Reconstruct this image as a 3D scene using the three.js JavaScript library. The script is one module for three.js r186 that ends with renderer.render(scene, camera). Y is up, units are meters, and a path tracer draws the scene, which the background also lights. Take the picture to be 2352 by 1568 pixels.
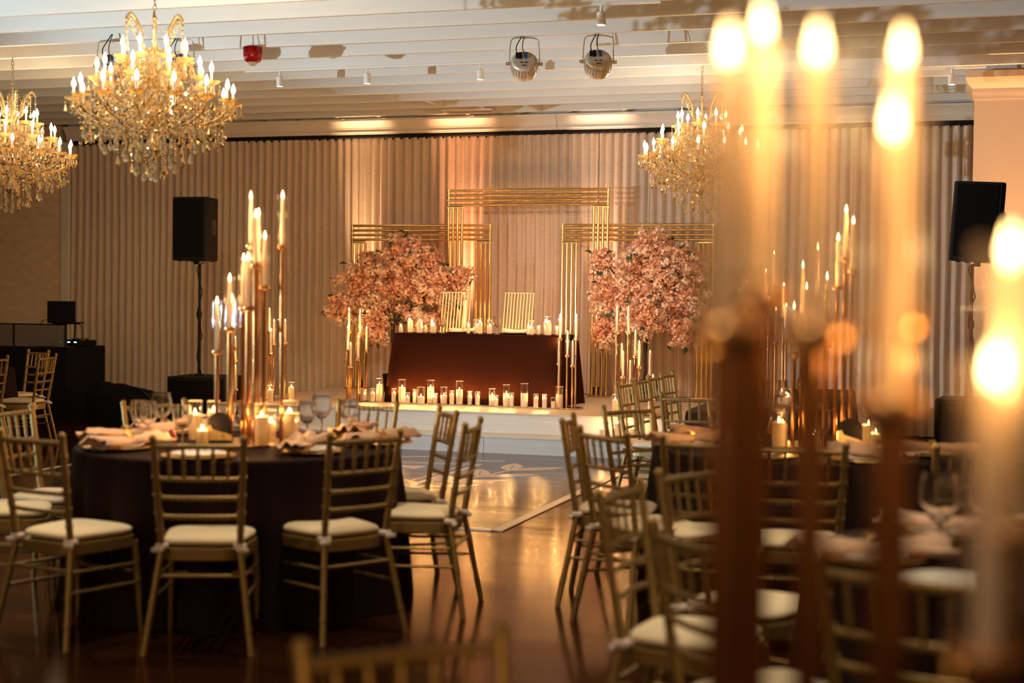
import * as THREE from 'three';
import { mergeGeometries, toCreasedNormals } from 'three/addons/utils/BufferGeometryUtils.js';
import { RoundedBoxGeometry } from 'three/addons/geometries/RoundedBoxGeometry.js';
import { ImprovedNoise } from 'three/addons/math/ImprovedNoise.js';
import { RectAreaLightUniformsLib } from 'three/addons/lights/RectAreaLightUniformsLib.js';
RectAreaLightUniformsLib.init();

// ---------- camera, exposure, large lights ----------
const scene = new THREE.Scene();
scene.background = new THREE.Color(0x000000);
const camera = new THREE.PerspectiveCamera(25.604, 1.5, 0.05, 80);
camera.rotation.set(-0.028687, 0.303687, 0.0115, 'YXZ');
camera.position.set(0, 1.5, 0);
camera.focus = 14.0;
camera.userData.fStop = 1.6;
const renderer = new THREE.WebGLRenderer();
renderer.toneMapping = THREE.LinearToneMapping;
renderer.toneMappingExposure = 1.0;
renderer.shadowMap.enabled = true;

const CANDLE = new THREE.Color(1, 0.48, 0.14), BULB = new THREE.Color(1, 0.78, 0.5);
const I_FLAME = 0.27, E_FLAME = 24, I_BULB = 0.2, E_BULB = 5;

function spot(parent, pos, target, color, intensity, angle, penumbra, radius = 1) {
  const s = new THREE.SpotLight(color, intensity, 0, angle, penumbra, 2);
  s.position.set(...pos); s.target.position.set(...target); s.castShadow = true; s.shadow.radius = radius;
  parent.add(s); parent.add(s.target); return s;
}
function bulbLight(parent, pos, color, intensity, radius = 0.4) {
  const p = new THREE.PointLight(color, intensity, 0, 2); p.position.set(...pos); p.castShadow = true; p.shadow.radius = radius; parent.add(p); return p;
}
// unseen daylight-white flood, off frame at the left, placed to cast the hard shadows on the ceiling boards
spot(scene, [-13.0, 1.25, -3.0], [-13.0 + 7.6, 2.55, -3.0 - 6.5], new THREE.Color(0.7, 0.89, 1), 330, 0.43, 0.4, 2.2);

// ---------- helpers ----------
let seed = 7;
const rnd = () => { seed = (seed + 0x6d2b79f5) | 0; let t = Math.imul(seed ^ (seed >>> 15), 1 | seed); t = (t + Math.imul(t ^ (t >>> 7), 61 | t)) ^ t; return ((t ^ (t >>> 14)) >>> 0) / 4294967296; };
const rr = (a, b) => a + (b - a) * rnd();
const noise = new ImprovedNoise();
const V = (x, y, z) => new THREE.Vector3(x, y, z);
const count = {};
const numbered = (n) => { const k = count[n] = (count[n] ?? -1) + 1; return k ? n + '_' + String(k).padStart(3, '0') : n; };
function tag(o, label, category, group, kind) { o.userData.label = label; if (category) o.userData.category = category; if (group) o.userData.group = group; if (kind) o.userData.kind = kind; return o; }
function thing(name, label, category, pos = [0, 0, 0], turn = 0, group) {
  const o = new THREE.Group(); o.name = numbered(name); o.position.set(...pos); o.rotation.y = turn; scene.add(o); return tag(o, label, category, group);
}
function part(name, geo, mat, parent, pos, rot) {
  const m = new THREE.Mesh(geo, mat); m.name = name; m.castShadow = m.receiveShadow = true;
  if (pos) m.position.set(...pos); if (rot) m.rotation.set(...rot);
  parent.add(m); return m;
}
function struct(name, geo, mat, parent = scene, pos) { const m = part(parent === scene ? numbered(name) : name, geo, mat, parent, pos); if (parent === scene) m.userData.kind = 'structure'; return m; }
function dup(root, pos, turn, label, group) {
  const r = root.clone(); r.name = numbered(root.name.replace(/_\d{3}$/, '')); scene.add(r); r.position.set(...pos); r.rotation.set(0, turn, 0);
  r.traverse((o) => { if (o.isSpotLight) o.parent.add(o.target); }); r.userData = { ...root.userData }; if (label) r.userData.label = label; if (group) r.userData.group = group; return r;
}
function mg(list) {
  return mergeGeometries(list.map((g) => { g = g.index ? g.toNonIndexed() : g; for (const k of Object.keys(g.attributes)) if (!['position', 'normal', 'uv'].includes(k)) g.deleteAttribute(k); return g; }));
}
const at = (g, x = 0, y = 0, z = 0) => g.translate(x, y, z);
const box = (w, h, d, x = 0, y = 0, z = 0) => at(new THREE.BoxGeometry(w, h, d), x, y, z);
const rbox = (w, h, d, r, x = 0, y = 0, z = 0, s = 2) => at(new RoundedBoxGeometry(w, h, d, s, r), x, y, z);
const cyl = (r0, r1, h, seg = 12, x = 0, y = 0, z = 0, open = false) => at(new THREE.CylinderGeometry(r1, r0, h, seg, 1, open), x, y + h / 2, z);
function rod(a, b, r0, r1 = r0, seg = 8) {
  const d = b.clone().sub(a), g = new THREE.CylinderGeometry(r1, r0, d.length(), seg);
  g.applyQuaternion(new THREE.Quaternion().setFromUnitVectors(V(0, 1, 0), d.clone().normalize()));
  const m = a.clone().add(b).multiplyScalar(0.5); return g.translate(m.x, m.y, m.z);
}
const lathe = (pts, seg = 24) => new THREE.LatheGeometry(pts.map(([r, y]) => new THREE.Vector2(r, y)), seg);
const tube = (pts, r, n = 24, seg = 6) => new THREE.TubeGeometry(new THREE.CatmullRomCurve3(pts.map((p) => V(...p))), n, r, seg);
function grid(nu, nv, f, closedU = false) {           // f(u, v) -> [x, y, z]; smooth normals
  const p = [], uv = [], ix = [];
  for (let j = 0; j <= nv; j++) for (let i = 0; i <= nu; i++) { const q = f(i / nu, j / nv); p.push(q[0], q[1], q[2]); uv.push(q[3] ?? i / nu, q[4] ?? j / nv); }
  for (let j = 0; j < nv; j++) for (let i = 0; i < nu; i++) { const a = j * (nu + 1) + i, b = a + 1, c = a + nu + 1, d = c + 1; ix.push(a, b, c, b, d, c); }
  const g = new THREE.BufferGeometry(); g.setAttribute('position', new THREE.Float32BufferAttribute(p, 3)); g.setAttribute('uv', new THREE.Float32BufferAttribute(uv, 2)); g.setIndex(ix); g.computeVertexNormals();
  if (closedU) { const n = g.attributes.normal; for (let j = 0; j <= nv; j++) { const a = j * (nu + 1), b = a + nu; const v = V(n.getX(a) + n.getX(b), n.getY(a) + n.getY(b), n.getZ(a) + n.getZ(b)).normalize(); n.setXYZ(a, v.x, v.y, v.z); n.setXYZ(b, v.x, v.y, v.z); } }
  return g;
}
function extrude(pts, depth, bevel = 0) {
  const s = new THREE.Shape(pts.map(([x, y]) => new THREE.Vector2(x, y)));
  return new THREE.ExtrudeGeometry(s, { depth, bevelEnabled: bevel > 0, bevelSize: bevel, bevelThickness: bevel, bevelSegments: 2, steps: 1, curveSegments: 8 });
}
// ---------- textures ----------
function tex(w, h, f, srgb = false, rep = [1, 1]) {
  const d = new Uint8Array(w * h * 4);
  for (let y = 0; y < h; y++) for (let x = 0; x < w; x++) { const c = f(x / w, y / h), o = (y * w + x) * 4; d[o] = c[0] * 255; d[o + 1] = c[1] * 255; d[o + 2] = c[2] * 255; d[o + 3] = 255; }
  const t = new THREE.DataTexture(d, w, h); t.wrapS = t.wrapT = THREE.RepeatWrapping; t.magFilter = THREE.LinearFilter; t.minFilter = THREE.LinearMipmapLinearFilter; t.generateMipmaps = true;
  if (srgb) t.colorSpace = THREE.SRGBColorSpace; t.repeat.set(...rep); t.needsUpdate = true; return t;
}
const cl = (x) => Math.min(1, Math.max(0, x));
const fbm = (x, y, o = 4, s = 0) => { let a = 0, k = 0.5; for (let i = 0; i < o; i++) { a += k * noise.noise(x, y, s + i * 7.3); x *= 2.03; y *= 2.03; k *= 0.5; } return a; };
const mono = (v) => [cl(v), cl(v), cl(v)];
const linenBump = tex(256, 256, (u, v) => mono(0.5 + 0.28 * noise.noise(u * 14, v * 90, 3) + 0.22 * noise.noise(u * 110, v * 40, 9)), false, [1.4, 1.4]);
const linenMap = tex(256, 256, (u, v) => mono(0.88 + 0.14 * noise.noise(u * 10, v * 110, 1) + 0.09 * noise.noise(u * 120, v * 24, 5)), false, [1.1, 1.1]);
const floorRough = tex(512, 512, (u, v) => { const a = fbm(u * 3, v * 26, 4, 2), b = fbm(u * 9, v * 9, 3, 6); return [0, cl(0.22 + 0.1 * a + 0.08 * b), 0]; }, false, [0.25, 0.25]);
const floorBump = tex(512, 512, (u, v) => mono(0.5 + 0.5 * fbm(u * 4, v * 22, 4, 12) + 0.15 * noise.noise(u * 60, v * 60, 2)), false, [0.3, 0.3]);
const floorMap = tex(512, 512, (u, v) => { const a = 0.82 + 0.5 * fbm(u * 5, v * 18, 4, 31); return [cl(a), cl(a * 0.97), cl(a * 0.93)]; }, false, [0.3, 0.3]);
const paintMap = tex(1024, 128, (u, v) => { let s = 1 - 0.05 * cl(fbm(u * 14, v * 6, 4, 4) + 0.2); const k = noise.noise(u * 160, v * 22, 8); if (k > 0.78) s -= 0.4 * (k - 0.78) * 3; const r = noise.noise(u * 46, v * 3, 20); if (r > 0.62) s -= 0.05 * (Math.sin(u * 6000) > 0.3); return [cl(s), cl(s * 0.99), cl(s * 0.97)]; }, false, [0.2, 1]);
const wallMap = tex(256, 256, (u, v) => mono(0.9 + 0.13 * noise.noise(u * 60, v * 90, 2) + 0.1 * fbm(u * 6, v * 6, 3, 1)), false, [0.6, 0.6]);
// ---------- materials ----------
const std = (o) => new THREE.MeshStandardMaterial(o), phy = (o) => new THREE.MeshPhysicalMaterial(o);
const rgb = (r, g, b) => new THREE.Color().setRGB(r, g, b);
const M = {
  floor: phy({ color: rgb(0.05, 0.017, 0.007), map: floorMap, metalness: 0.25, roughness: 0.6, roughnessMap: floorRough, bumpMap: floorBump, bumpScale: 0.00012, specularIntensity: 0.6, specularColor: rgb(0.7, 0.4, 0.2) }),
  joist: std({ color: rgb(0.74, 0.72, 0.68), map: paintMap, roughness: 0.62 }),
  deck: std({ color: rgb(0.12, 0.1, 0.09), roughness: 0.9 }),
  wall: std({ color: rgb(0.78, 0.57, 0.37), map: wallMap, roughness: 0.85 }),
  trim: std({ color: rgb(0.7, 0.64, 0.56), roughness: 0.55 }),
  column: std({ color: rgb(0.66, 0.47, 0.3), roughness: 0.75 }),
  curtain: phy({ color: rgb(0.68, 0.53, 0.41), map: linenMap, bumpMap: linenBump, bumpScale: 0.0012, roughness: 0.88, sheen: 0.3, sheenRoughness: 0.6, sheenColor: rgb(0.8, 0.7, 0.6) }),
  black: phy({ color: rgb(0.008, 0.007, 0.008), roughness: 0.6, specularIntensity: 0.25 }),
  blackSoft: phy({ color: rgb(0.006, 0.005, 0.006), roughness: 0.9, specularIntensity: 0.1 }),
  blackGloss: std({ color: rgb(0.008, 0.008, 0.01), roughness: 0.2 }),
  stage: std({ color: rgb(0.76, 0.7, 0.62), map: wallMap, roughness: 0.45 }),
  stageTop: std({ color: rgb(0.66, 0.55, 0.42), map: wallMap, roughness: 0.4 }),
  cloth: phy({ color: rgb(0.02, 0.011, 0.011), roughness: 0.9, specularIntensity: 0.15, sheen: 0.06, sheenRoughness: 0.5, sheenColor: rgb(0.25, 0.17, 0.16), bumpMap: linenBump, bumpScale: 0.0004 }),
  clothBrown: phy({ color: rgb(0.022, 0.0055, 0.0024), roughness: 0.95, specularIntensity: 0.08, sheen: 0.0, sheenRoughness: 0.5, sheenColor: rgb(0.2, 0.08, 0.04), bumpMap: linenBump, bumpScale: 0.0004 }),
  chair: std({ color: rgb(0.34, 0.235, 0.085), metalness: 0.6, roughness: 0.42 }),
  cushion: phy({ color: rgb(0.86, 0.75, 0.53), roughness: 0.8, bumpMap: linenBump, bumpScale: 0.0006, sheen: 0.2, sheenColor: rgb(1, 0.95, 0.85) }),
  tie: std({ color: rgb(0.8, 0.72, 0.68), roughness: 0.85 }),
  gold: std({ color: rgb(1.0, 0.75, 0.32), metalness: 1, roughness: 0.19 }),
  goldRod: std({ color: rgb(0.43, 0.215, 0.085), metalness: 1, roughness: 0.2 }),
  goldCup: std({ color: rgb(0.8, 0.5, 0.24), metalness: 1, roughness: 0.25 }),
  plate: std({ color: rgb(0.9, 0.6, 0.22), metalness: 1, roughness: 0.28 }),
  goldPale: std({ color: rgb(1, 0.8, 0.42), metalness: 0.85, roughness: 0.3 }),  // paler gold metal for the bar-back chair frames
  glass: phy({ color: 0xffffff, roughness: 0.02, transmission: 1, thickness: 0, ior: 1.85, specularIntensity: 1 }),
  rim: phy({ color: rgb(1, 0.93, 0.82), roughness: 0.12, transmission: 0.4, thickness: 0, ior: 2 }),
  goblet: phy({ color: 0xffffff, roughness: 0.0, transmission: 1, thickness: 0.002, ior: 1.5 }),
  wax: phy({ color: rgb(0.95, 0.84, 0.62), roughness: 1, transmission: 0.5, thickness: 0 }),
  taper: phy({ color: rgb(0.94, 0.84, 0.7), roughness: 1, transmission: 0.35, thickness: 0 }),
  flame: std({ color: 0x000000, emissive: new THREE.Color(1, 0.62, 0.24), emissiveIntensity: E_FLAME }),
  bulb: std({ color: 0x000000, emissive: new THREE.Color(1, 0.82, 0.58), emissiveIntensity: E_BULB }),
  led: std({ color: 0x000000, emissive: new THREE.Color(1, 0.95, 0.88), emissiveIntensity: 14 }),
  amber: std({ color: rgb(0.3, 0.6, 1), emissive: new THREE.Color(1, 0.45, 0.2), emissiveIntensity: 10 }),
  blueLed: std({ color: 0, emissive: new THREE.Color(0.5, 0.7, 1), emissiveIntensity: 3 }),
  napkin: phy({ color: rgb(0.74, 0.5, 0.36), roughness: 0.8, sheen: 0.3, sheenColor: rgb(1, 0.85, 0.7), bumpMap: linenBump, bumpScale: 0.0004 }),
  red: std({ color: rgb(0.42, 0.004, 0.012), roughness: 0.25 }),
  maroon: std({ color: rgb(0.3, 0.04, 0.05), roughness: 0.5 }),
  white: std({ color: rgb(0.78, 0.76, 0.72), roughness: 0.4 }),
  metal: std({ color: rgb(0.62, 0.56, 0.46), metalness: 0.8, roughness: 0.32 }),
  parBody: std({ color: rgb(0.7, 0.62, 0.5), metalness: 0.35, roughness: 0.35 }),
  chain: std({ color: rgb(0.5, 0.42, 0.32), metalness: 0.9, roughness: 0.35 }),
  bark: std({ color: rgb(0.028, 0.016, 0.012), roughness: 0.85 }),
  leaf: phy({ color: rgb(0.03, 0.055, 0.016), roughness: 0.6, transmission: 0.3, thickness: 0 }),
  crystal: phy({ color: rgb(1, 0.88, 0.62), roughness: 0.03, metalness: 0.0, transmission: 0.82, thickness: 0.02, ior: 1.65, specularIntensity: 1.6 }),
  crystalGold: std({ color: rgb(0.95, 0.72, 0.38), roughness: 0.16, metalness: 0.9 }),
  dish: phy({ color: rgb(0.85, 0.57, 0.22), roughness: 0.12, transmission: 0.6, thickness: 0, ior: 1.55 }),
  tape: std({ color: rgb(0.62, 0.55, 0.45), roughness: 0.4 }),
  bag: phy({ color: rgb(0.006, 0.006, 0.007), roughness: 0.75, specularIntensity: 0.25 }),
  acrylic: phy({ color: rgb(0.35, 0.3, 0.28), roughness: 0.08, transmission: 0.6, thickness: 0, ior: 1.49 }),
  blue: std({ color: rgb(0.01, 0.1, 0.5), roughness: 0.4 }),
  grille: std({ color: rgb(0.42, 0.3, 0.2), roughness: 0.6 }),
};
for (const [k, c] of [['blossomA', [0.85, 0.6, 0.42]], ['blossomB', [0.83, 0.47, 0.29]], ['blossomC', [0.89, 0.69, 0.53]]]) M[k] = phy({ color: rgb(...c), roughness: 0.85, transmission: 0.3, thickness: 0 });

// ---------- room ----------
{
  const f = new THREE.PlaneGeometry(22, 26); f.rotateX(-Math.PI / 2);
  const uv = f.attributes.uv, p = f.attributes.position; for (let i = 0; i < uv.count; i++) uv.setXY(i, p.getX(i), p.getZ(i));
  const fl = struct('floor', mg([f, box(22, 0.2, 26, 0, -0.101, 0)]), M.floor); fl.position.set(-5.5, 0, -7);
  const ceil = struct('ceiling', box(22, 0.15, 26, -5.5, 4.13, -7), M.deck);
  // white painted joists, each a board of its own
  const yB = 3.7, jd = 0.34;
  const jg = [0, 1, 2, 3].map((k) => { const g = rbox(17.2, jd, 0.045, 0.004, 0, 0, 0, 1); const u = g.attributes.uv, q = g.attributes.position; for (let i = 0; i < u.count; i++) u.setXY(i, q.getX(i) + k * 3.7, q.getY(i) / jd + 0.5); return g; });
  for (let k = 0, d = 17.03; d > 1; d -= 0.612, k++) part('joist', jg[k % 4], M.joist, ceil, [-5.6, yB + jd / 2, -d]);
  const blk = rbox(0.05, 0.3, 0.565, 0.004, 0, 0, 0, 1);
  for (const [x, d] of [[-6.55, 17.33], [-5.95, 17.33], [-5.3, 17.33], [-4.69, 17.33], [-4.02, 17.33], [-3.38, 17.33], [-8.72, 17.33], [-8.26, 17.33], [-7.65, 17.33], [-7.1, 17.33], [-2.7, 17.33], [-9.4, 17.33], [-5.58, 16.72], [-6.02, 16.11], [-5.02, 16.72]]) part('blocking', blk, M.joist, ceil, [x, yB + 0.15, -d]);
  // air grille between two joists
  const vent = new THREE.Group(); vent.name = 'air_vent'; ceil.add(vent);
  part('vent_frame', mg([box(0.62, 0.02, 0.03, 0, 0, 0.14), box(0.62, 0.02, 0.03, 0, 0, -0.14), box(0.03, 0.02, 0.28, 0.3, 0, 0), box(0.03, 0.02, 0.28, -0.3, 0, 0)]), M.trim, vent);
  part('vent_grille', mg([...Array(26)].map((_, i) => box(0.012, 0.012, 0.27, -0.28 + i * 0.0224, 0.004, 0))), M.grille, vent);
  vent.position.set(-5.79, 3.685, -16.72);
  struct('wall_back', box(22, 4.3, 0.15, -5.5, 2.1, -17.85), M.wall);
  struct('wall_left', box(0.15, 4.3, 26, -16.4, 2.1, -7), M.wall);
  struct('wall_right', box(0.15, 4.3, 26, 5.4, 2.1, -7), M.wall);
  struct('wall_front', box(22, 4.3, 0.15, -5.5, 2.1, 5.9), M.wall);
  struct('wall_stub', box(4.7, 3.72, 0.3, -14.05, 1.86, -17.42), M.wall);
  struct('trim_1', rbox(0.13, 3.5, 0.34, 0.008, -11.635, 1.75, -17.42), M.trim);
  // cornice above the curtain rail: profile swept along x
  const prof = [[0, 0], [0.05, 0], [0.05, 0.012], [0.062, 0.02], [0.062, 0.03], [0.048, 0.036], [0.052, 0.048], [0.066, 0.056], [0.066, 0.064], [0.07, 0.075], [0.09, 0.105], [0.12, 0.14], [0.135, 0.15], [0.135, 0.175], [0, 0.175]];
  for (const [x0, x1] of [[-11.57, -4.86], [-4.855, 3.0]]) {
    const g = extrude(prof.map(([d, y]) => [d, y]), x1 - x0); g.rotateY(-Math.PI / 2);
    const q = g.attributes.position; const m = new THREE.Matrix4();
    g.computeBoundingBox(); const b = g.boundingBox;
    g.translate(x0 - b.min.x, 3.505, -17.24 - b.min.z);
    struct('cornice', toCreasedNormals(g, 0.5), M.trim);
  }
  struct('cornice_backing', box(14.6, 0.34, 0.05, -4.3, 3.67 + 0.04, -17.3), M.trim);
  // column at the right, with a crown
  const c = new THREE.Group(); c.name = 'column'; c.userData.kind = 'structure'; scene.add(c); c.position.set(0.63, 0, -15.5);
  part('shaft', box(1.5, 3.5, 1.0, 0, 1.75, 0), M.column, c);
  const capP = [[0, 0], [0.012, 0], [0.012, 0.03], [0.018, 0.05], [0.018, 0.1], [0.06, 0.15], [0.085, 0.2], [0.085, 0.26]];
  const ring = (o, y) => [[-0.75 - o, y, 0.5 + o], [0.75 + o, y, 0.5 + o], [0.75 + o, y, -0.5 - o], [-0.75 - o, y, -0.5 - o], [-0.75 - o, y, 0.5 + o]];
  part('capital', toCreasedNormals(grid(4, capP.length - 1, (u, v) => { const [o, y] = capP[Math.round(v * (capP.length - 1))]; return ring(o, 3.44 + y)[Math.round(u * 4)]; }), 0.3), M.column, c);
}
// dance floor: printed wrap with a pale edging tape
{
  const W = 1536, cv = document.createElement('canvas'); cv.width = cv.height = W; const c = cv.getContext('2d'), S = W / 4.62;
  const X = (x) => (x + 7.58) * S, Y = (z) => (z + 13.78) * S;
  c.fillStyle = '#4a3024'; c.fillRect(0, 0, W, W);
  for (let i = 0; i < 900; i++) { c.fillStyle = `rgba(${rnd() > 0.5 ? '255,220,190' : '30,12,5'},${0.02 + 0.03 * rnd()})`; c.fillRect(rnd() * W - 100, rnd() * W, 60 + rnd() * 300, 1 + rnd() * 3); }
  const ink = '#eec79b'; c.strokeStyle = c.fillStyle = ink; c.lineJoin = 'miter';
  const shield = (k) => { c.beginPath(); const cx = -5.27, a = 0.98 - k, t = -12.78 + k, s = -11.4, b = -10.35 - k * 1.3; c.moveTo(X(cx - a), Y(t)); c.quadraticCurveTo(X(cx), Y(t + 0.12), X(cx + a), Y(t)); c.lineTo(X(cx + a - 0.03), Y(s)); c.quadraticCurveTo(X(cx + a - 0.1), Y(-10.85), X(cx), Y(b)); c.quadraticCurveTo(X(cx - a + 0.1), Y(-10.85), X(cx - a + 0.03), Y(s)); c.closePath(); c.stroke(); };
  c.lineWidth = 0.05 * S; shield(0); c.lineWidth = 0.025 * S; shield(0.11);
  c.lineWidth = 0.09 * S; c.beginPath(); c.arc(X(-5.27), Y(-11.75), 0.5 * S, 0.5, 5.6); c.stroke(); c.fillRect(X(-5.3), Y(-12.45), 0.12 * S, 1.3 * S); c.beginPath(); c.moveTo(X(-4.95), Y(-12.42)); c.lineTo(X(-4.68), Y(-12.5)); c.lineTo(X(-4.7), Y(-12.2)); c.fill();
  for (const m of [-1, 1]) {
    const P = (dx, z) => [X(-5.27 + m * dx), Y(z)];
    c.lineWidth = 0.035 * S; c.beginPath(); c.moveTo(...P(0.25, -10.2)); c.bezierCurveTo(...P(0.8, -10.35), ...P(1.25, -11.2), ...P(1.4, -12.75)); c.stroke();
    for (let i = 0; i < 7; i++) {
      const t = 0.12 + i * 0.135, u = 1 - t, bx = u ** 3 * 0.25 + 3 * u * u * t * 0.8 + 3 * u * t * t * 1.25 + t ** 3 * 1.4, bz = u ** 3 * -10.2 + 3 * u * u * t * -10.35 + 3 * u * t * t * -11.2 + t ** 3 * -12.75;
      for (const sd of [0, 1]) {
        const ang = (sd ? -2.35 : -0.5) + (sd ? 0.1 : -0.05) * i, L = 0.58, [x, y] = P(bx, bz);
        c.save(); c.translate(x, y); c.scale(m, 1); c.rotate(ang); c.beginPath(); c.moveTo(0, 0); c.quadraticCurveTo(L * 0.4 * S, -0.19 * S, L * S, -0.015 * S); c.quadraticCurveTo(L * 0.5 * S, 0.18 * S, 0, 0); c.fill(); c.strokeStyle = '#4a3024'; c.lineWidth = 0.01 * S; c.beginPath(); c.moveTo(L * 0.25 * S, 0); c.lineTo(L * 0.75 * S, 0); c.stroke(); c.restore(); c.strokeStyle = ink;
      }
    }
    c.beginPath(); c.lineWidth = 0.05 * S; c.moveTo(...P(0.1, -13.1)); c.bezierCurveTo(...P(0.5, -13.5), ...P(0.7, -12.9), ...P(1.1, -13.15)); c.stroke();
  }
  const t = new THREE.CanvasTexture(cv); t.colorSpace = THREE.SRGBColorSpace; t.magFilter = THREE.LinearFilter; t.anisotropy = 8;
  const dr = floorRough.clone(); dr.repeat.set(1, 1); dr.needsUpdate = true;
  const df = thing('dance_floor', 'square brown printed dance floor with pale crest and leaf sprays before the stage', 'dance floor', [-5.27, 0, -11.47]);
  part('vinyl_wrap', box(4.6, 0.004, 4.58, 0, 0.003, 0), phy({ map: t, color: rgb(1, 0.98, 0.96), roughness: 0.75, roughnessMap: dr, bumpMap: floorBump, bumpScale: 0.0001, specularIntensity: 0.3, specularColor: rgb(1, 0.7, 0.5) }), df);
  for (const x of [-2.31, 2.31]) part('edge_tape', box(0.075, 0.006, 4.6, x, 0.004, 0), M.tape, df);
  part('edge_tape', box(4.55, 0.006, 0.075, 0, 0.004, 2.29), M.tape, df);
}
// stage
{
  const s = thing('stage', 'low white two-step stage across the back of the hall', 'stage', [0, 0, 0]);
  part('lower_step', mg([box(6.65, 0.15, 0.45, -4.325, 0.075, -13.995)]), M.stage, s);
  part('step_tread', rbox(6.67, 0.022, 0.46, 0.006, -4.325, 0.161, -13.985), M.stage, s);
  part('platform', box(6.65, 0.185, 3.12, -4.325, 0.262, -15.675), M.stage, s);
  part('platform_riser', box(6.65, 0.185, 0.02, -4.325, 0.262, -14.122), M.stage, s);
  for (const x of [-5.9, -4.6, -3.2, -1.8]) part('seam_strip', box(0.012, 0.14, 0.006, x, 0.078, -13.768), M.stage, s);
  part('platform_top', rbox(6.67, 0.02, 3.14, 0.006, -4.325, 0.36, -15.67), M.stageTop, s);
}
// curtains: pleated linen panels on a black rail
{
  const rail = thing('curtain_rail', 'long black curtain rail under the white cornice', 'curtain rail', [0, 0, 0]);
  part('rail', rbox(11.6, 0.075, 0.09, 0.01, -5.8, 3.5, -17.3), M.black, rail);
  const glide = cyl(0.012, 0.012, 0.03, 6); for (let x = -11.5, i = 0; x < -0.2; x += 0.11, i++) if (i % 1 === 0) part('glider', glide, M.black, rail, [x, 3.44, -17.3]);
  const edges = [-11.56, -10.02, -8.52, -6.95, -4.37, -3.75, -1.42, 0.0], labels = ['brown linen curtain panel at far left, beside the pale wall strip', 'linen curtain panel behind the black loudspeaker on its pole', 'linen curtain panel between the left loudspeaker and the pink blossom tree', 'rosy lit linen curtain panel behind the left blossom tree and tall gold arch', 'narrow bright curtain panel behind the right post of the tallest gold arch', 'linen curtain panel behind the right pink blossom tree', 'grey striped curtain panel at far right beside the orange column'];
  for (let k = 0; k < 7; k++) {
    const a = edges[k], b = edges[k + 1], w = b - a, lam = k > 2 ? 0.112 : 0.1, ph = k * 1.7, low = a > -7.7 && a < -2 ? 0.373 : 0.015, top = 3.455;
    const n = Math.round(w / lam), nu = n * 12;
    const g = grid(nu, 22, (u, v) => {
      const y = low + (top - low) * v, x0 = a + w * u, t = (1 - v);
      const wob = 0.9 * noise.noise(x0 * 1.3, y * 0.35, ph) * (0.3 + t) + 0.5 * noise.noise(x0 * 3.1, y * 0.5, ph + 9) * t;
      const th = u * n * 2 * Math.PI + wob * 2.2, s = Math.sin(th);
      const amp = 0.033 * (0.85 + 0.5 * noise.noise(x0 * 2.2, y * 0.3, ph + 4)) * (0.8 + 0.35 * t);
      return [x0 + 0.02 * noise.noise(x0, y, 2) * t, y + 0.006 * Math.abs(Math.sin(th / 2)) * (v > 0.98), -17.3 + amp * (s + 0.22 * Math.sin(2 * th + 1 + wob)), x0 * 1.3, y];
    });
    const m = part(numbered('curtain'), g, M.curtain, scene); tag(m, labels[k], 'curtain');
  }
}
// ---------- chandeliers ----------
const dropG = new THREE.LatheGeometry([[0.0005, 0], [0.012, 0.012], [0.015, 0.022], [0.009, 0.04], [0.002, 0.062], [0.0005, 0.066]].map(([r, y]) => new THREE.Vector2(r, -0.066 + y)), 6);
{ const g = dropG.toNonIndexed(); g.computeVertexNormals(); dropG.copy(g); }
const beadG = new THREE.OctahedronGeometry(0.009, 0);
const bulbG = lathe([[0.0005, 0], [0.010, 0.003], [0.0165, 0.02], [0.017, 0.03], [0.012, 0.05], [0.005, 0.066], [0.0005, 0.076]], 10);
const sleeveG = cyl(0.0095, 0.0095, 0.085, 8);
const dishG = (() => { const n = 12; return grid(24, 6, (u, v) => { const t = u * 2 * Math.PI, r = 0.012 + 0.05 * v * (1 + 0.1 * v * Math.cos(n * t)); return [r * Math.cos(t), 0.03 * v * v - 0.004, r * Math.sin(t)]; }, true); })();
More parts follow.
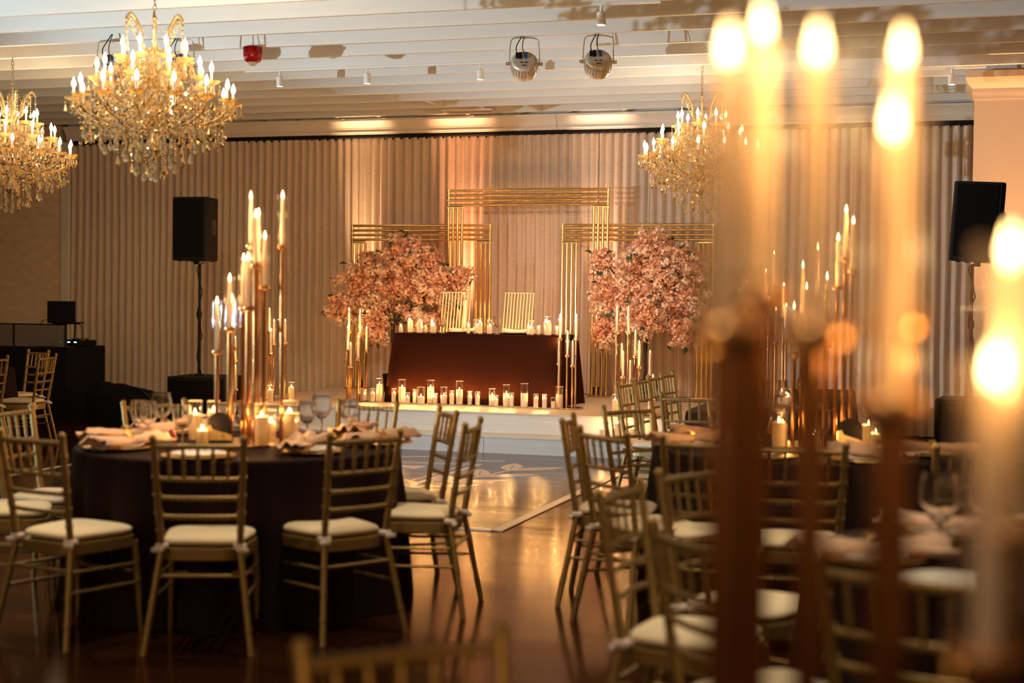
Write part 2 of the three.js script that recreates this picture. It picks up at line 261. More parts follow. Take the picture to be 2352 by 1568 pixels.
function makeChandelier(label, pos) {
  const c = thing('chandelier', label, 'chandelier', pos, 0.2);
  const tiers = [[14, 0.535, 0.5, 0.1], [10, 0.385, 0.645, 0.35], [8, 0.225, 0.785, 0.1]];
  part('column', lathe([[0.001, 0.12], [0.05, 0.16], [0.075, 0.21], [0.03, 0.27], [0.02, 0.36], [0.06, 0.42], [0.07, 0.46], [0.022, 0.52], [0.02, 0.62], [0.05, 0.67], [0.02, 0.72], [0.02, 0.8], [0.045, 0.85], [0.015, 0.92], [0.012, 1.0], [0.02, 1.03], [0.006, 1.08], [0.001, 1.1]], 14), M.crystalGold, c);
  const beads = [];
  for (const [n, R, h, off] of tiers) {
    const arm = tube([[0.05, h - 0.12, 0], [R * 0.35, h - 0.17, 0], [R * 0.7, h - 0.14, 0], [R * 0.95, h - 0.08, 0], [R, h - 0.01, 0]], 0.008, 18, 6);
    for (let i = 0; i < n; i++) {
      const t = off + (i / n) * 2 * Math.PI, x = R * Math.cos(t), z = R * Math.sin(t);
      part('arm', arm, M.crystalGold, c, null, [0, -t, 0]);
      part('dish', dishG, M.dish, c, [x, h, z], [0, t, 0]);
      part('candle_sleeve', sleeveG, M.white, c, [x, h + 0.005, z]);
      part('bulb', bulbG, M.bulb, c, [x, h + 0.09, z]);
      bulbLight(c, [x, h + 0.12, z], BULB, I_BULB, 0.7);
      // drops under each dish
      const nd = 5; for (let k = 0; k < nd; k++) { const a = t + (k / nd) * 2 * Math.PI, q = 0.055; beads.push([x + q * Math.cos(a), h + 0.01, z + q * Math.sin(a), 1.1]); beads.push([x + q * Math.cos(a), h - 0.01, z + q * Math.sin(a), 1]); part('crystal_drop', dropG, k % 2 ? M.crystal : M.crystalGold, c, [x + q * Math.cos(a), h - 0.02, z + q * Math.sin(a)], [0, k, 0]); }
      for (let k = 1; k < 8; k++) { const f = k / 8, r2 = R * f; beads.push([r2 * Math.cos(t), h - 0.12 - 0.05 * Math.sin(f * 3.1) - 0.02 + rr(-0.015, 0.03), r2 * Math.sin(t), rr(0.9, 1.7)]); beads.push([r2 * Math.cos(t + 0.12), h - 0.1 - 0.06 * Math.sin(f * 3.1) + rr(-0.03, 0.04), r2 * Math.sin(t + 0.12), rr(0.9, 1.6)]); }
      // swag of beads to the next arm
      const t2 = t + (2 * Math.PI) / n; for (let k = 0; k < 7; k++) { const f = k / 7, a = t + (t2 - t) * f; beads.push([R * 0.96 * Math.cos(a), h - 0.015 - 0.09 * Math.sin(f * Math.PI), R * 0.96 * Math.sin(a), 0.9]); }
    }
  }
  // hanging basket of longer drops, narrowing to the tip
  for (const [n, r, y0, L] of [[22, 0.47, 0.42, 0.1], [18, 0.36, 0.36, 0.12], [14, 0.25, 0.3, 0.14], [9, 0.15, 0.24, 0.15], [6, 0.07, 0.18, 0.12]]) for (let i = 0; i < n; i++) {
    const t = (i / n) * 2 * Math.PI + r * 5, x = r * Math.cos(t), z = r * Math.sin(t), y = y0 + rr(-0.025, 0.025), m = Math.round(L / 0.02);
    for (let k = 0; k < m; k++) beads.push([x, y - k * 0.02, z, 0.85 + 0.3 * rnd()]);
    const d = part('crystal_drop', dropG, i % 3 ? M.crystal : M.crystalGold, c, [x, y - m * 0.02 + 0.004, z], [0, i, 0]); d.scale.setScalar(1.25);
  }
  for (let i = 0; i < 950; i++) { const f = Math.sqrt(rnd()), t = rr(0, 6.28), h = rr(0.26, 0.8), R = h < 0.55 ? 0.5 : h < 0.66 ? 0.38 : 0.22; beads.push([R * f * Math.cos(t), h - 0.1 * f * rnd(), R * f * Math.sin(t), rr(1, 2.2)]); }
  // crown of curled glass arms
  const curl = mg([tube([[0.02, 0.84, 0], [0.09, 0.88, 0], [0.1, 0.97, 0], [0.14, 1.06, 0], [0.185, 1.1, 0], [0.215, 1.06, 0]], 0.011, 22, 6)]);
  for (let i = 0; i < 6; i++) { const t = i * Math.PI / 3 + 0.2; part('crown_arm', curl, M.crystalGold, c, null, [0, -t, 0]); for (let k = 0; k < 6; k++) beads.push([0.215 * Math.cos(t), 1.05 - k * 0.02, 0.215 * Math.sin(t), 1.3 - k * 0.08]); for (let k = 0; k < 12; k++) { const f = k / 12, a = t + f * Math.PI / 3; beads.push([(0.19 - 0.05 * Math.sin(f * 3.14)) * Math.cos(a), 1.08 - 0.1 * Math.sin(f * Math.PI), (0.19 - 0.05 * Math.sin(f * 3.14)) * Math.sin(a), 0.7]); } const d = part('crystal_drop', dropG, M.crystal, c, [0.215 * Math.cos(t), 0.94, 0.215 * Math.sin(t)]); d.scale.setScalar(1.1); for (let k = 0; k < 10; k++) beads.push([(0.04 + 0.14 * k / 10) * Math.cos(t), 0.86 + 0.02 * k * (k / 10), (0.04 + 0.14 * k / 10) * Math.sin(t), 1.2]); }
  const im = new THREE.InstancedMesh(beadG, M.crystalGold, beads.length), mt = new THREE.Matrix4(), e = new THREE.Euler(); im.name = 'crystal_beads'; im.userData.kind = 'stuff';
  const im2 = new THREE.InstancedMesh(beadG, M.crystal, Math.ceil(beads.length / 2)); let na = 0, nb = 0; im2.name = 'glass_beads'; im2.userData.kind = 'stuff';
  beads.forEach(([x, y, z, s], i) => { mt.makeRotationFromEuler(e.set(rr(0, 6), rr(0, 6), 0)); mt.scale(V(s, s * 1.3, s)); mt.setPosition(x, y, z); if (i % 2) im.setMatrixAt(na++, mt); else im2.setMatrixAt(nb++, mt); });
  im.count = na; im2.count = nb; c.add(im, im2);
  // chain up to the joists
  const link = [], L = 3.7 - pos[1]; for (let y = 1.09, k = 0; y < L + 0.03; y += 0.034, k++) { const g = new THREE.TorusGeometry(0.013, 0.0035, 5, 10); g.scale(1, 1.7, 1); if (k % 2) g.rotateY(Math.PI / 2); link.push(at(g, 0, y, 0)); }
  part('chain', mg(link), M.chain, c);
  return c;
}
const chA = makeChandelier('largest crystal chandelier at upper left, nearest of the three', [-5.48, 2.31, -9.18]);
dup(chA, [-8.71, 2.28, -12.07], 0.5, 'amber crystal chandelier cut off by the left edge of the picture');
dup(chA, [-2.55, 2.33, -14.0], 0.9, 'crystal chandelier at right, half hidden by the blurred candelabra');
// added warm globe pendants, unseen behind the camera, as fill for the hall
{
  const p = thing('added_globe_pendant', 'added white globe lamp behind the camera for warm fill, left of the two', 'pendant lamp', [-6.5, 2.9, 1.5]);
  part('globe', new THREE.SphereGeometry(0.14, 20, 14), std({ color: 0, emissive: new THREE.Color(1, 0.72, 0.42), emissiveIntensity: 6 }), p); part('cord', cyl(0.006, 0.006, 0.9, 6, 0, 0.14), M.black, p);
  bulbLight(p, [0, 0, 0], new THREE.Color(1, 0.68, 0.38), 11, 6);
  const q = dup(p, [-0.5, 2.9, 2.5], 0, 'added white globe lamp behind the camera for warm fill, right of the two');
}
// unseen flood lamp off frame at the left, body for the ceiling light
{
  const f = thing('unseen_flood_lamp', 'unseen white flood lamp off the picture at far left, lighting the ceiling boards', 'flood lamp', [-13.05, 0, -2.96]);
  part('stand', mg([cyl(0.015, 0.015, 1.12, 10), rod(V(0, 0.3, 0), V(0.3, 0.012, 0.2), 0.01), rod(V(0, 0.3, 0), V(-0.3, 0.012, 0.2), 0.01), rod(V(0, 0.3, 0), V(0, 0.012, -0.35), 0.01)]), M.black, f);
  const h = new THREE.Group(); h.name = 'head'; h.position.set(0, 1.24, 0); f.add(h); h.lookAt(-13.05 + 7.6, 1.24 + 1.3, -2.96 - 6.5);
  part('housing', rbox(0.26, 0.2, 0.07, 0.012, 0, 0, -0.05), M.black, h); part('lens', rbox(0.22, 0.16, 0.01, 0.003, 0, 0, -0.01), std({ color: 0, emissive: new THREE.Color(0.7, 0.89, 1), emissiveIntensity: 8 }), h);
}
// ---------- candles ----------
const flameG = lathe([[0.0004, 0], [0.004, 0.003], [0.0062, 0.01], [0.0045, 0.02], [0.0018, 0.03], [0.0004, 0.036]], 8);
function flame(parent, y, s = 1, I = I_FLAME) { const f = part('flame', flameG, M.flame, parent, [0, y, 0]); f.scale.setScalar(s); bulbLight(f, [0, 0.014, 0], CANDLE, I, 0.25); return f; }
function pillar(r, hg, hw, lit, label, pos, group) {
  const p = thing('pillar_candle', label, 'candle', pos, rr(0, 6), group);
  part('glass_vase', lathe([[0.001, 0.002], [r - 0.002, 0.002], [r, 0.006], [r, hg], [r - 0.0022, hg], [r - 0.0022, 0.008]], 28), M.glass, p);
  const w = r - 0.005, wax = part('wax', lathe([[0.001, 0.006], [w, 0.006], [w, hw - 0.004], [w - 0.003, hw], [w * 0.5, hw - 0.005], [0.002, hw - 0.006]], 20), M.wax, p);
  part('wick', cyl(0.0012, 0.001, 0.01, 5, 0, hw - 0.006), M.black, wax);
  part('rim', (() => { const g = new THREE.TorusGeometry(r - 0.001, 0.0013, 5, 28); g.rotateX(Math.PI / 2); return at(g, 0, hg, 0); })(), M.rim, p);
  if (lit) flame(wax, hw - 0.001, 0.72);
  return p;
}
const ord = ['first', 'second', 'third', 'fourth', 'fifth', 'sixth', 'seventh', 'eighth', 'ninth', 'tenth', 'eleventh', 'twelfth', 'thirteenth', 'fourteenth', 'fifteenth', 'sixteenth', 'seventeenth', 'eighteenth', 'nineteenth', 'twentieth', 'twenty-first', 'twenty-second', 'twenty-third', 'twenty-fourth'];
const size = (h) => (h > 0.22 ? 'tall' : h > 0.165 ? 'medium' : 'short');
[[-6.35, -14.97, 0.121, 0.084, 0.027], [-6.23, -14.91, 0.145, 0.1, 0.028], [-6.18, -14.97, 0.254, 0.19, 0.039], [-6, -14.94, 0.15, 0.105, 0.028], [-5.89, -14.9, 0.252, 0.171, 0.042], [-5.79, -14.81, 0.121, 0.077, 0.027], [-5.77, -14.96, 0.148, 0.111, 0.025], [-5.64, -14.81, 0.184, 0.085, 0.043], [-5.58, -14.94, 0.252, 0.178, 0.041], [-5.51, -14.89, 0.117, 0.079, 0.027], [-5.42, -14.91, 0.186, 0.1, 0.039], [-5.32, -14.88, 0.151, 0.116, 0.027], [-5.25, -14.92, 0.253, 0.162, 0.04], [-5.14, -14.94, 0.147, 0.109, 0.028], [-5.04, -14.9, 0.147, 0.112, 0.028], [-4.89, -14.93, 0.182, 0.115, 0.038], [-4.82, -14.85, 0.119, 0.081, 0.027], [-4.72, -14.89, 0.23, 0.14, 0.039], [-4.65, -14.85, 0.148, 0.111, 0.027], [-4.51, -14.84, 0.252, 0.15, 0.042], [-4.37, -14.79, 0.151, 0.114, 0.028], [-4.29, -14.83, 0.146, 0.111, 0.028], [-4.2, -14.84, 0.116, 0.075, 0.026], [-4.16, -14.93, 0.225, 0.145, 0.041]]
  .forEach(([x, z, hg, hw, r], i) => pillar(r, hg, hw, i !== 19 && i !== 22, `${size(hg)} ${i === 19 || i === 22 ? 'unlit ' : ''}glass-cased candle, ${ord[i]} from left in the row before the brown head table`, [x, 0.37, z], 'candles on the stage floor before the head table'));
// candelabra: gold rods of many heights, each with a cup, a taper and a glass chimney
const cupG = lathe([[0.001, -0.004], [0.012, -0.004], [0.021, 0.0], [0.026, 0.008], [0.026, 0.024], [0.023, 0.024], [0.022, 0.01], [0.001, 0.008]], 16);
const chimG = lathe([[0.0258, 0.008], [0.0258, 0.27], [0.0236, 0.27], [0.0236, 0.01]], 24);
const taperG = lathe([[0.001, 0.006], [0.0112, 0.006], [0.0108, 0.16], [0.0092, 0.245], [0.003, 0.25], [0.001, 0.25]], 12);
function candelabra(label, pos, stems, o = {}) {
  const c = thing('candelabra', label, 'candelabra', pos, 0, o.group), k = o.k ?? 1, R = o.r ?? 0.0108;
  let bx = 0.06; for (const [x, , z] of stems) bx = Math.max(bx, Math.hypot(x, z) + 0.03);
  part('base_plate', lathe([[0.001, 0.003], [bx, 0.003], [bx, 0.009], [bx - 0.006, 0.012], [0.001, 0.012]], 32), M.goldCup, c);
  if (o.ring) part('brace_ring', (() => { const g = new THREE.TorusGeometry(bx - 0.03, 0.004, 6, 32); g.rotateX(Math.PI / 2); return at(g, 0, 0.14, 0); })(), M.goldRod, c);
  for (const [x, h, z, unlit] of stems) {
    part('stem', cyl(R, R, h - 0.012, 12, 0, 0.012, 0), M.goldRod, c, [x, 0, z]);
    const cup = part('cup', cupG, M.goldCup, c, [x, h, z]); cup.scale.set(k, 1, k);
    const g = part('chimney', chimG, M.glass, c, [x, h, z]); g.scale.set(k, o.tall ?? 1, k);
    const t = part('taper_candle', taperG, M.taper, c, [x, h, z]); if (o.short) t.scale.y = o.short;
    if (!unlit) { const f = flame(t, 0.25, o.fl ?? 0.8, o.I ?? I_FLAME * 0.8); }
  }
  return c;
}
// ---------- chairs ----------
function bamboo(a, b, r, step = 0.055, seg = 8) {      // a turned bar with bamboo-like rings
  const A = V(...a), B = V(...b), L = A.distanceTo(B), n = Math.max(1, Math.round(L / step)), g = [rod(A, B, r, r, seg)], d = B.clone().sub(A).normalize();
  for (let i = 1; i < n; i++) { const c = A.clone().lerp(B, i / n); g.push(rod(c.clone().addScaledVector(d, -0.0035), c.clone().addScaledVector(d, 0.0035), r * 1.28, r * 1.28, seg)); }
  return g;
}
function makeChair(label) {
  const c = thing('chiavari_chair', label, 'chair', [0, -50, 0], 0, 'gold banquet chairs');
  const yS = 0.44;
  for (const s of [-1, 1]) {
    const foot = [s * 0.222, 0.0, -0.27], knee = [s * 0.163, yS, -0.19], top = [s * 0.187, 0.895, -0.262];
    part('rear_post', mg([...bamboo(foot, knee, 0.0145, 0.11), ...bamboo(knee, top, 0.0145, 0.075), at(new THREE.SphereGeometry(0.0145, 8, 6), ...knee), at(lathe([[0.001, 0.03], [0.011, 0.027], [0.0165, 0.016], [0.0165, 0.006], [0.012, 0], [0.001, 0]], 8), s * 0.187, 0.891, -0.2635)]), M.chair, c);
    part('front_leg', mg([rod(V(s * 0.195, 0, 0.195), V(s * 0.18, yS - 0.03, 0.165), 0.0115, 0.0145), ...bamboo([s * 0.19, 0.15, 0.185], [s * 0.181, yS - 0.03, 0.167], 0.0133, 0.09)]), M.chair, c);
    for (const [y, f] of [[0.32, 0.92], [0.235, 0.85]]) part('stretcher', mg(bamboo([s * (0.163 + 0.059 * (1 - y / yS)), y, -0.19 - 0.08 * (1 - y / yS)], [s * 0.186, y - 0.01, 0.176], 0.0075, 0.09, 6)), M.chair, c);
    part('cushion_tie', mg([rbox(0.05, 0.026, 0.05, 0.01, s * 0.162, yS + 0.006, -0.188, 2), rbox(0.05, 0.02, 0.018, 0.007, s * 0.176, yS - 0.006, -0.215, 2)]), M.tie, c);
  }
  part('stretcher', mg(bamboo([-0.178, 0.325, -0.21], [0.178, 0.325, -0.21], 0.0085, 0.07, 6)), M.chair, c);
  part('stretcher', mg(bamboo([-0.186, 0.27, 0.176], [0.186, 0.27, 0.176], 0.0075, 0.07, 6)), M.chair, c);
  const bend = (y) => -0.19 - 0.072 * (y - yS) / 0.455, wide = (y) => 0.163 + 0.024 * (y - yS) / 0.455;
  const curved = (y, r) => { const pts = []; for (let i = 0; i <= 8; i++) { const u = i / 8 * 2 - 1; pts.push([u * wide(y), y, bend(y) - 0.022 * (1 - u * u)]); } const L = [tube(pts, r, 16, 7)]; for (let i = 1; i < 12; i++) { const u = i / 6 - 1; const x = u * wide(y), z = bend(y) - 0.022 * (1 - u * u); L.push(rod(V(x - 0.0035, y, z), V(x + 0.0035, y, z), r * 1.25, r * 1.25, 7)); } return mg(L); };
  part('top_rail', curved(0.872, 0.0115), M.chair, c);
  for (const y of [0.735, 0.655, 0.575]) part('back_rail', curved(y, 0.009), M.chair, c);
  for (let i = -2; i <= 2; i++) { const u = i / 3, z = (y) => bend(y) - 0.022 * (1 - u * u); part('spindle', mg(bamboo([u * wide(0.74), 0.74, z(0.74)], [u * wide(0.87), 0.87, z(0.87)], 0.0075, 0.034, 6)), M.chair, c); }
  const seat = (k) => { const p = []; for (let i = 0; i < 40; i++) { const t = i / 40 * 2 * Math.PI, cx = Math.cos(t), cz = Math.sin(t), e = 0.42, x = Math.sign(cx) * Math.abs(cx) ** e, z = Math.sign(cz) * Math.abs(cz) ** e; p.push([x * (0.185 + 0.02 * z) * k, z * 0.192 * k]); } return p; };
  const fr = extrude(seat(1), 0.045, 0.004); fr.rotateX(Math.PI / 2); part('seat_frame', at(fr, 0, 0.435, -0.005), M.chair, c);
  const cu = grid(40, 9, (u, v) => { const [x, z] = seat(1)[Math.round(u * 40) % 40], t = v * Math.PI, k = Math.pow(Math.sin(t), 0.35) * 0.985, y = Math.cos(t); return [x * k, 0.462 + (y > 0 ? 0.027 * y : 0.022 * y) - 0.004 * (y > 0 ? 1 - k : 0), z * k - 0.003]; }, true);
  part('cushion', cu, M.cushion, c);
  return c;
}
let chair0;
// bx, bz: where the middle of the top of the back stands; faces towards fx, fz
function chair(bx, bz, fx, fz, label, turn = 0) {
  const a = Math.atan2(fx - bx, fz - bz) + turn, x = bx + 0.262 * Math.sin(a), z = bz + 0.262 * Math.cos(a);
  if (!chair0) { chair0 = makeChair(label); chair0.position.set(x, 0, z); chair0.rotation.y = a; return chair0; }
  return dup(chair0, [x, 0, z], a, label);
}
// ---------- table furnishings ----------
function roundCloth(label, x, z, R = 0.78, sd = 1) {
  const c = thing('round_table', label, 'table', [x, 0, z]);
  part('table_top', cyl(R - 0.02, R - 0.02, 0.03, 40, 0, 0.722, 0), M.black, c);
  part('pedestal', cyl(0.05, 0.05, 0.72, 12), M.black, c);
  const n = 15;
  part('tablecloth', grid(180, 26, (u, v) => {
    const t = u * 2 * Math.PI; let r, y;
    if (v < 0.3) { const k = v / 0.3; r = R * k + 0.001; y = 0.762; } else if (v < 0.42) { const k = (v - 0.3) / 0.12 * Math.PI / 2; r = R + 0.014 * Math.sin(k); y = 0.748 + 0.014 * Math.cos(k); } else {
      const k = (v - 0.42) / 0.58; y = 0.748 * (1 - k) + 0.004; const f = Math.sin(n * t + 1.6 * noise.noise(Math.cos(t) * 2, Math.sin(t) * 2, sd) * 2 + sd) ; r = R + 0.014 + k * 0.03 + (0.012 + 0.035 * k) * f * Math.min(1, k * 3);
    }
    return [r * Math.cos(t), y, r * Math.sin(t), t * 0.8, y];
  }, true), M.cloth, c);
  return c;
}
const chargerG = lathe([[0.001, 0.003], [0.1, 0.003], [0.115, 0.006], [0.15, 0.014], [0.165, 0.016], [0.166, 0.019], [0.15, 0.019], [0.116, 0.011], [0.1, 0.008], [0.001, 0.008]], 40);
const dinnerG = lathe([[0.001, 0.002], [0.075, 0.002], [0.12, 0.016], [0.125, 0.018], [0.12, 0.02], [0.075, 0.007], [0.001, 0.007]], 36);
const napG = [0, 1, 2].map((sd) => grid(48, 30, (u, v) => {
  const t = u * 2 * Math.PI, x = (v - 0.46) * 0.46, q = Math.abs(x) / 0.23, w = 0.02 + 0.085 * Math.pow(q, 0.8), h = 0.02 + 0.012 * q * (1 + 0.5 * Math.sin(sd * 3 + x * 9)), end = v < 0.02 || v > 0.98 ? 0.7 : 1;
  const a = Math.cos(t), s = Math.sin(t), rip = 0.011 * q * Math.sin(a * 9 + sd * 2 + x * 6) + 0.006 * noise.noise(x * 20, a * 4, sd);
  return [x + 0.02 * q * Math.sign(x) * Math.sin(a * 5 + sd), 0.026 + 0.012 * q * noise.noise(x * 6, a * 2, sd + 4) + h * s * end * 0.8 + rip, a * w * end + 0.02 * Math.sin(x * 9 + sd), u, v];
}, true));
const ringG = lathe([[0.027, -0.014], [0.03, -0.014], [0.03, 0.014], [0.027, 0.014], [0.027, -0.014]], 20).rotateZ(Math.PI / 2);
function charger(label, x, y, z, group) { const c = thing('charger_plate', label, 'plate', [x, y, z], 0, group); part('plate', chargerG, M.plate, c); part('dinner_plate', dinnerG, M.white, c, [0, 0.009, 0]); return c; }
function napkin(label, x, y, z, turn, k = 0, tilt = 0) { const n = thing('napkin', label, 'napkin', [x, y, z], turn, 'blush napkins'); part('cloth', napG[k % 3], M.napkin, n, null, [0, 0, tilt]); part('napkin_ring', ringG, M.plate, n, [0, 0.03, 0], [0, 0, tilt]); return n; }
const bowlG = lathe([[0.0005, 0.075], [0.014, 0.08], [0.03, 0.098], [0.039, 0.125], [0.039, 0.15], [0.033, 0.19], [0.0315, 0.19], [0.037, 0.15], [0.037, 0.125], [0.028, 0.1], [0.012, 0.083], [0.0005, 0.08]], 28), stemG = lathe([[0.0005, 0.008], [0.004, 0.009], [0.0035, 0.04], [0.005, 0.058], [0.0035, 0.074], [0.0005, 0.0745]], 12), footG = lathe([[0.001, 0.009], [0.012, 0.007], [0.034, 0.003], [0.035, 0.001], [0.001, 0.001]], 22);
function glass(label, x, y, z, k = 1) { const g = thing('wine_glass', label, 'glass', [x, y, z], 0, 'stemmed glasses'); part('bowl', bowlG, M.goblet, g); part('stem', stemG, M.goblet, g); part('foot', footG, M.goblet, g); g.scale.set(1.22 * k, 1.06 * k, 1.22 * k); return g; }
function sign(label, x, y, z, turn) {
  const s = thing('table_sign', label, 'table sign', [x, y, z], turn);
  const arch = [[-0.05, 0]]; for (let i = 0; i <= 16; i++) { const t = Math.PI - i / 16 * Math.PI; arch.push([0.05 * Math.cos(t), 0.075 + 0.05 * Math.sin(t)]); } arch.push([0.05, 0]);
  part('arched_panel', extrude(arch, 0.004, 0.001), M.black, s, [0, 0.012, -0.02], [-0.1, 0, 0]);
  const low = [[-0.052, 0], [-0.052, 0.06], [-0.036, 0.066], [-0.026, 0.046], [0.0, 0.038], [0.03, 0.03], [0.052, 0.02], [0.052, 0]];
  part('gold_front', extrude(low, 0.004, 0.001), M.gold, s, [0, 0.02, -0.01], [-0.1, 0, 0]);
  part('stand', rbox(0.1, 0.018, 0.05, 0.004, 0, 0.01, 0), M.black, s);
  const lg = new THREE.TorusGeometry(0.018, 0.002, 6, 24); part('ring_ornament', lg, M.plate, s, [0.004, 0.026, 0.0]);
  return s;
}
function favor(label, x, y, z, turn, mat) { const f = thing('favor_box', label, 'box', [x, y, z], turn); part('box', rbox(0.05, 0.06, 0.025, 0.004, 0, 0.03, 0), mat, f, null, [0, 0, 0.5]); return f; }
const TY = 0.763;
// ----- table one, left -----
const T1 = [-3.5, -6.68];
roundCloth('round table under a dark cloth at left, below the bright candelabra', ...T1, 0.78, 1);
chair(-3.086, -5.528, ...T1, 'gold chair with its back squarely to us before the left round table', 0.0);
chair(-3.84, -5.45, ...T1, 'gold chair nearest the left edge, its back slats catching white light', 0.04);
chair(-2.56, -6.05, ...T1, 'gold chair before the left table, right of the one squarely backed to us', 0.04);
chair(-2.33, -6.82, ...T1, 'gold chair at the right of the left table, beside the dance floor corner', 0.012);
chair(-2.69, -7.46, ...T1, 'gold chair behind the right side of the left table, half hidden by another', -0.175);
chair(-3.3, -7.82, ...T1, 'gold chair on the far side of the left table, before the white stage', 0.05);
chair(-4.38, -7.35, ...T1, 'gold chair on the far side of the left table, before the black bag', 0.12);
chair(-4.78, -6.62, ...T1, 'gold chair at the left edge, its cream seat seen through the nearest chair', 0);
chair(-4.66, -6.0, ...T1, 'gold chair at the left edge with its post cut by the picture border', 0);
candelabra('gold candelabra of stepped tapers in glass, standing on the left round table', [-3.49, TY, -6.71], [
  [-0.14, 0.44, 0.03], [-0.09, 0.455, -0.03], [-0.06, 0.555, 0.05], [-0.03, 0.565, -0.05], [0.0, 0.655, 0.02], [-0.02, 0.97, -0.09], [0.045, 0.66, 0.06], [0.06, 0.88, -0.02], [0.085, 0.87, 0.06], [0.115, 0.765, 0.02], [0.185, 0.965, -0.03]], { r: 0.0105, fl: 1.1 });
const P1 = [[-3.8, -6.77, 0.2, 0.135, 0.036, 'left-hand'], [-3.71, -6.8, 0.2, 0.15, 0.033, ''], [-3.62, -6.52, 0.15, 0.08, 0.033, ''], [-3.34, -6.6, 0.21, 0.15, 0.036, ''], [-3.26, -6.74, 0.22, 0.16, 0.034, ''], [-3.29, -6.85, 0.15, 0.11, 0.03, ''], [-3.52, -6.95, 0.14, 0.1, 0.03, ''], [-3.42, -6.86, 0.16, 0.1, 0.03, '']];
const P1L = ['leftmost glass-cased candle on the left round table, behind the wine glass', 'glass-cased candle second from left on the left round table', 'short glass-cased candle in front of two taller ones on the left table', 'tall glass-cased candle right of the black table sign on the left table', 'rightmost tall glass-cased candle on the left round table', 'short glass-cased candle behind the right pair on the left table', 'glass-cased candle behind the gold and black sign on the left table', 'glass-cased candle at the foot of the candelabra on the left table'];
P1.forEach(([x, z, hg, hw, r], i) => pillar(r, hg, hw, true, P1L[i], [x, TY, z], 'glass-cased candles on the left round table'));
[[-4.05, -6.65], [-3.98, -6.62], [-4.08, -6.92], [-3.74, -6.54], [-3.5, -6.72], [-3.3, -7.03], [-3.32, -7.25], [-3.14, -7.2]].forEach(([x, z], i) => glass(['leftmost stemmed glass on the left table', 'stemmed glass second from left on the left table', 'taller-looking stemmed glass behind the left pair on the left table', 'stemmed glass beside the leftmost candle on the left table', 'stemmed glass just right of the black table sign on the left table', 'stemmed glass right of the tall candles on the left table', 'stemmed glass with bright rim, middle of three right of the candles', 'rightmost stemmed glass on the left table'][i], x, TY, z, [1, 1, 1.12, 0.98, 1, 1, 1.1, 1][i]));
[[-4.1, -6.58, 0.6], [-3.9, -6.22, 1.1], [-3.36, -6.02, 2.0], [-3.0, -6.42, 2.6], [-2.86, -6.95, 3.2], [-3.15, -7.3, 3.9], [-4.1, -7.0, 0.2]].forEach(([x, z, a], i) => {
  charger(['gold charger plate at the left end of the left table', 'gold charger plate left of the squarely backed chair', 'gold charger plate behind the squarely backed chair on the left table', 'bare-rimmed gold charger plate at the near right of the left table', 'gold charger plate at the right edge of the left table', 'gold charger plate at the far right of the left table', 'gold charger plate at the far left of the left table'][i], x, TY, z);
  if (i !== 2) napkin(['blush napkin in a gold ring at the left end of the left table', 'blush napkin spilling towards the squarely backed chair', '', 'blush napkin with a pointed corner hanging over the edge of the left table', 'blush napkin at the right edge of the left table', 'peaked blush napkin at the far right of the left table', 'blush napkin at the far left of the left table'][i], x + [0.02, 0.04, 0, -0.06, 0, 0, 0][i], TY + 0.018, z + [0, -0.02, 0, -0.03, 0, 0, 0][i], a + [0.5, 0.3, 0, -0.7, 1.3, 1, 1.2][i], i);
});
sign('small black and gold arched sign between the candles on the left table', -3.57, TY, -6.6, 0.5).scale.setScalar(1.15);
favor('tilted maroon favour box among the glasses on the left table', -3.86, TY, -6.66, 0.4, M.maroon);
favor('shiny red favour box beside the right-hand candles on the left table', -3.3, TY, -6.96, 0.2, M.red);
// ----- table two, right of the aisle -----
const T2 = [-0.82, -7.68];
roundCloth('round table under a dark cloth right of the aisle, behind the blurred rods', ...T2, 0.78, 2);
chair(-1.975, -7.26, ...T2, 'gold chair facing right, left of the right table, nearest the dance floor tape', -0.234);
chair(-1.63, -6.6, ...T2, 'gold chair with pale top rail before the table right of the aisle', -0.08);
chair(-1.88, -8.18, ...T2, 'gold chair on the far left side of the table right of the aisle', -0.117);
chair(-1.13, -6.4, ...T2, 'gold chair half covered by the thickest blurred rod beside the right table', 0.2);
chair(-0.72, -6.35, ...T2, 'gold chair seen between the two left blurred rods, back to us', 0.05);
chair(-0.02, -6.55, ...T2, 'gold chair far right, its slats showing beside the bright blurred candle', 0);
chair(-1.35, -8.78, ...T2, 'gold chair on the far side of the table right of the aisle', 0);
candelabra('gold candelabra of tall tapers on the table right of the aisle', [-0.8, TY, -7.76], [[-0.12, 0.45, 0.02], [-0.06, 0.55, 0.05], [-0.09, 0.66, -0.05], [0, 0.75, 0.03], [0.05, 0.6, 0.07], [0.09, 0.8, -0.03], [0.13, 0.94, 0.0], [0.17, 0.88, 0.05], [0.04, 0.5, -0.08]], { r: 0.0105, fl: 1.1 });
[[-0.97, -7.62, 0.19, 0.13, 0.036], [-0.98, -7.82, 0.16, 0.1, 0.03], [-0.78, -7.5, 0.13, 0.08, 0.03], [-0.55, -7.85, 0.16, 0.11, 0.033], [-0.5, -7.62, 0.14, 0.09, 0.03]].forEach(([x, z, hg, hw, r], i) => pillar(r, hg, hw, true, ['tall glass-cased candle beside the faceted water glass on the right table', 'glass-cased candle behind the tall one on the right table', 'short glass-cased candle behind the wine glass left of the right table sign', 'glass-cased candle behind the black sign on the right table', 'small glass-cased candle right of the black sign on the right table'][i], [x, TY, z], 'glass-cased candles on the table right of the aisle'));
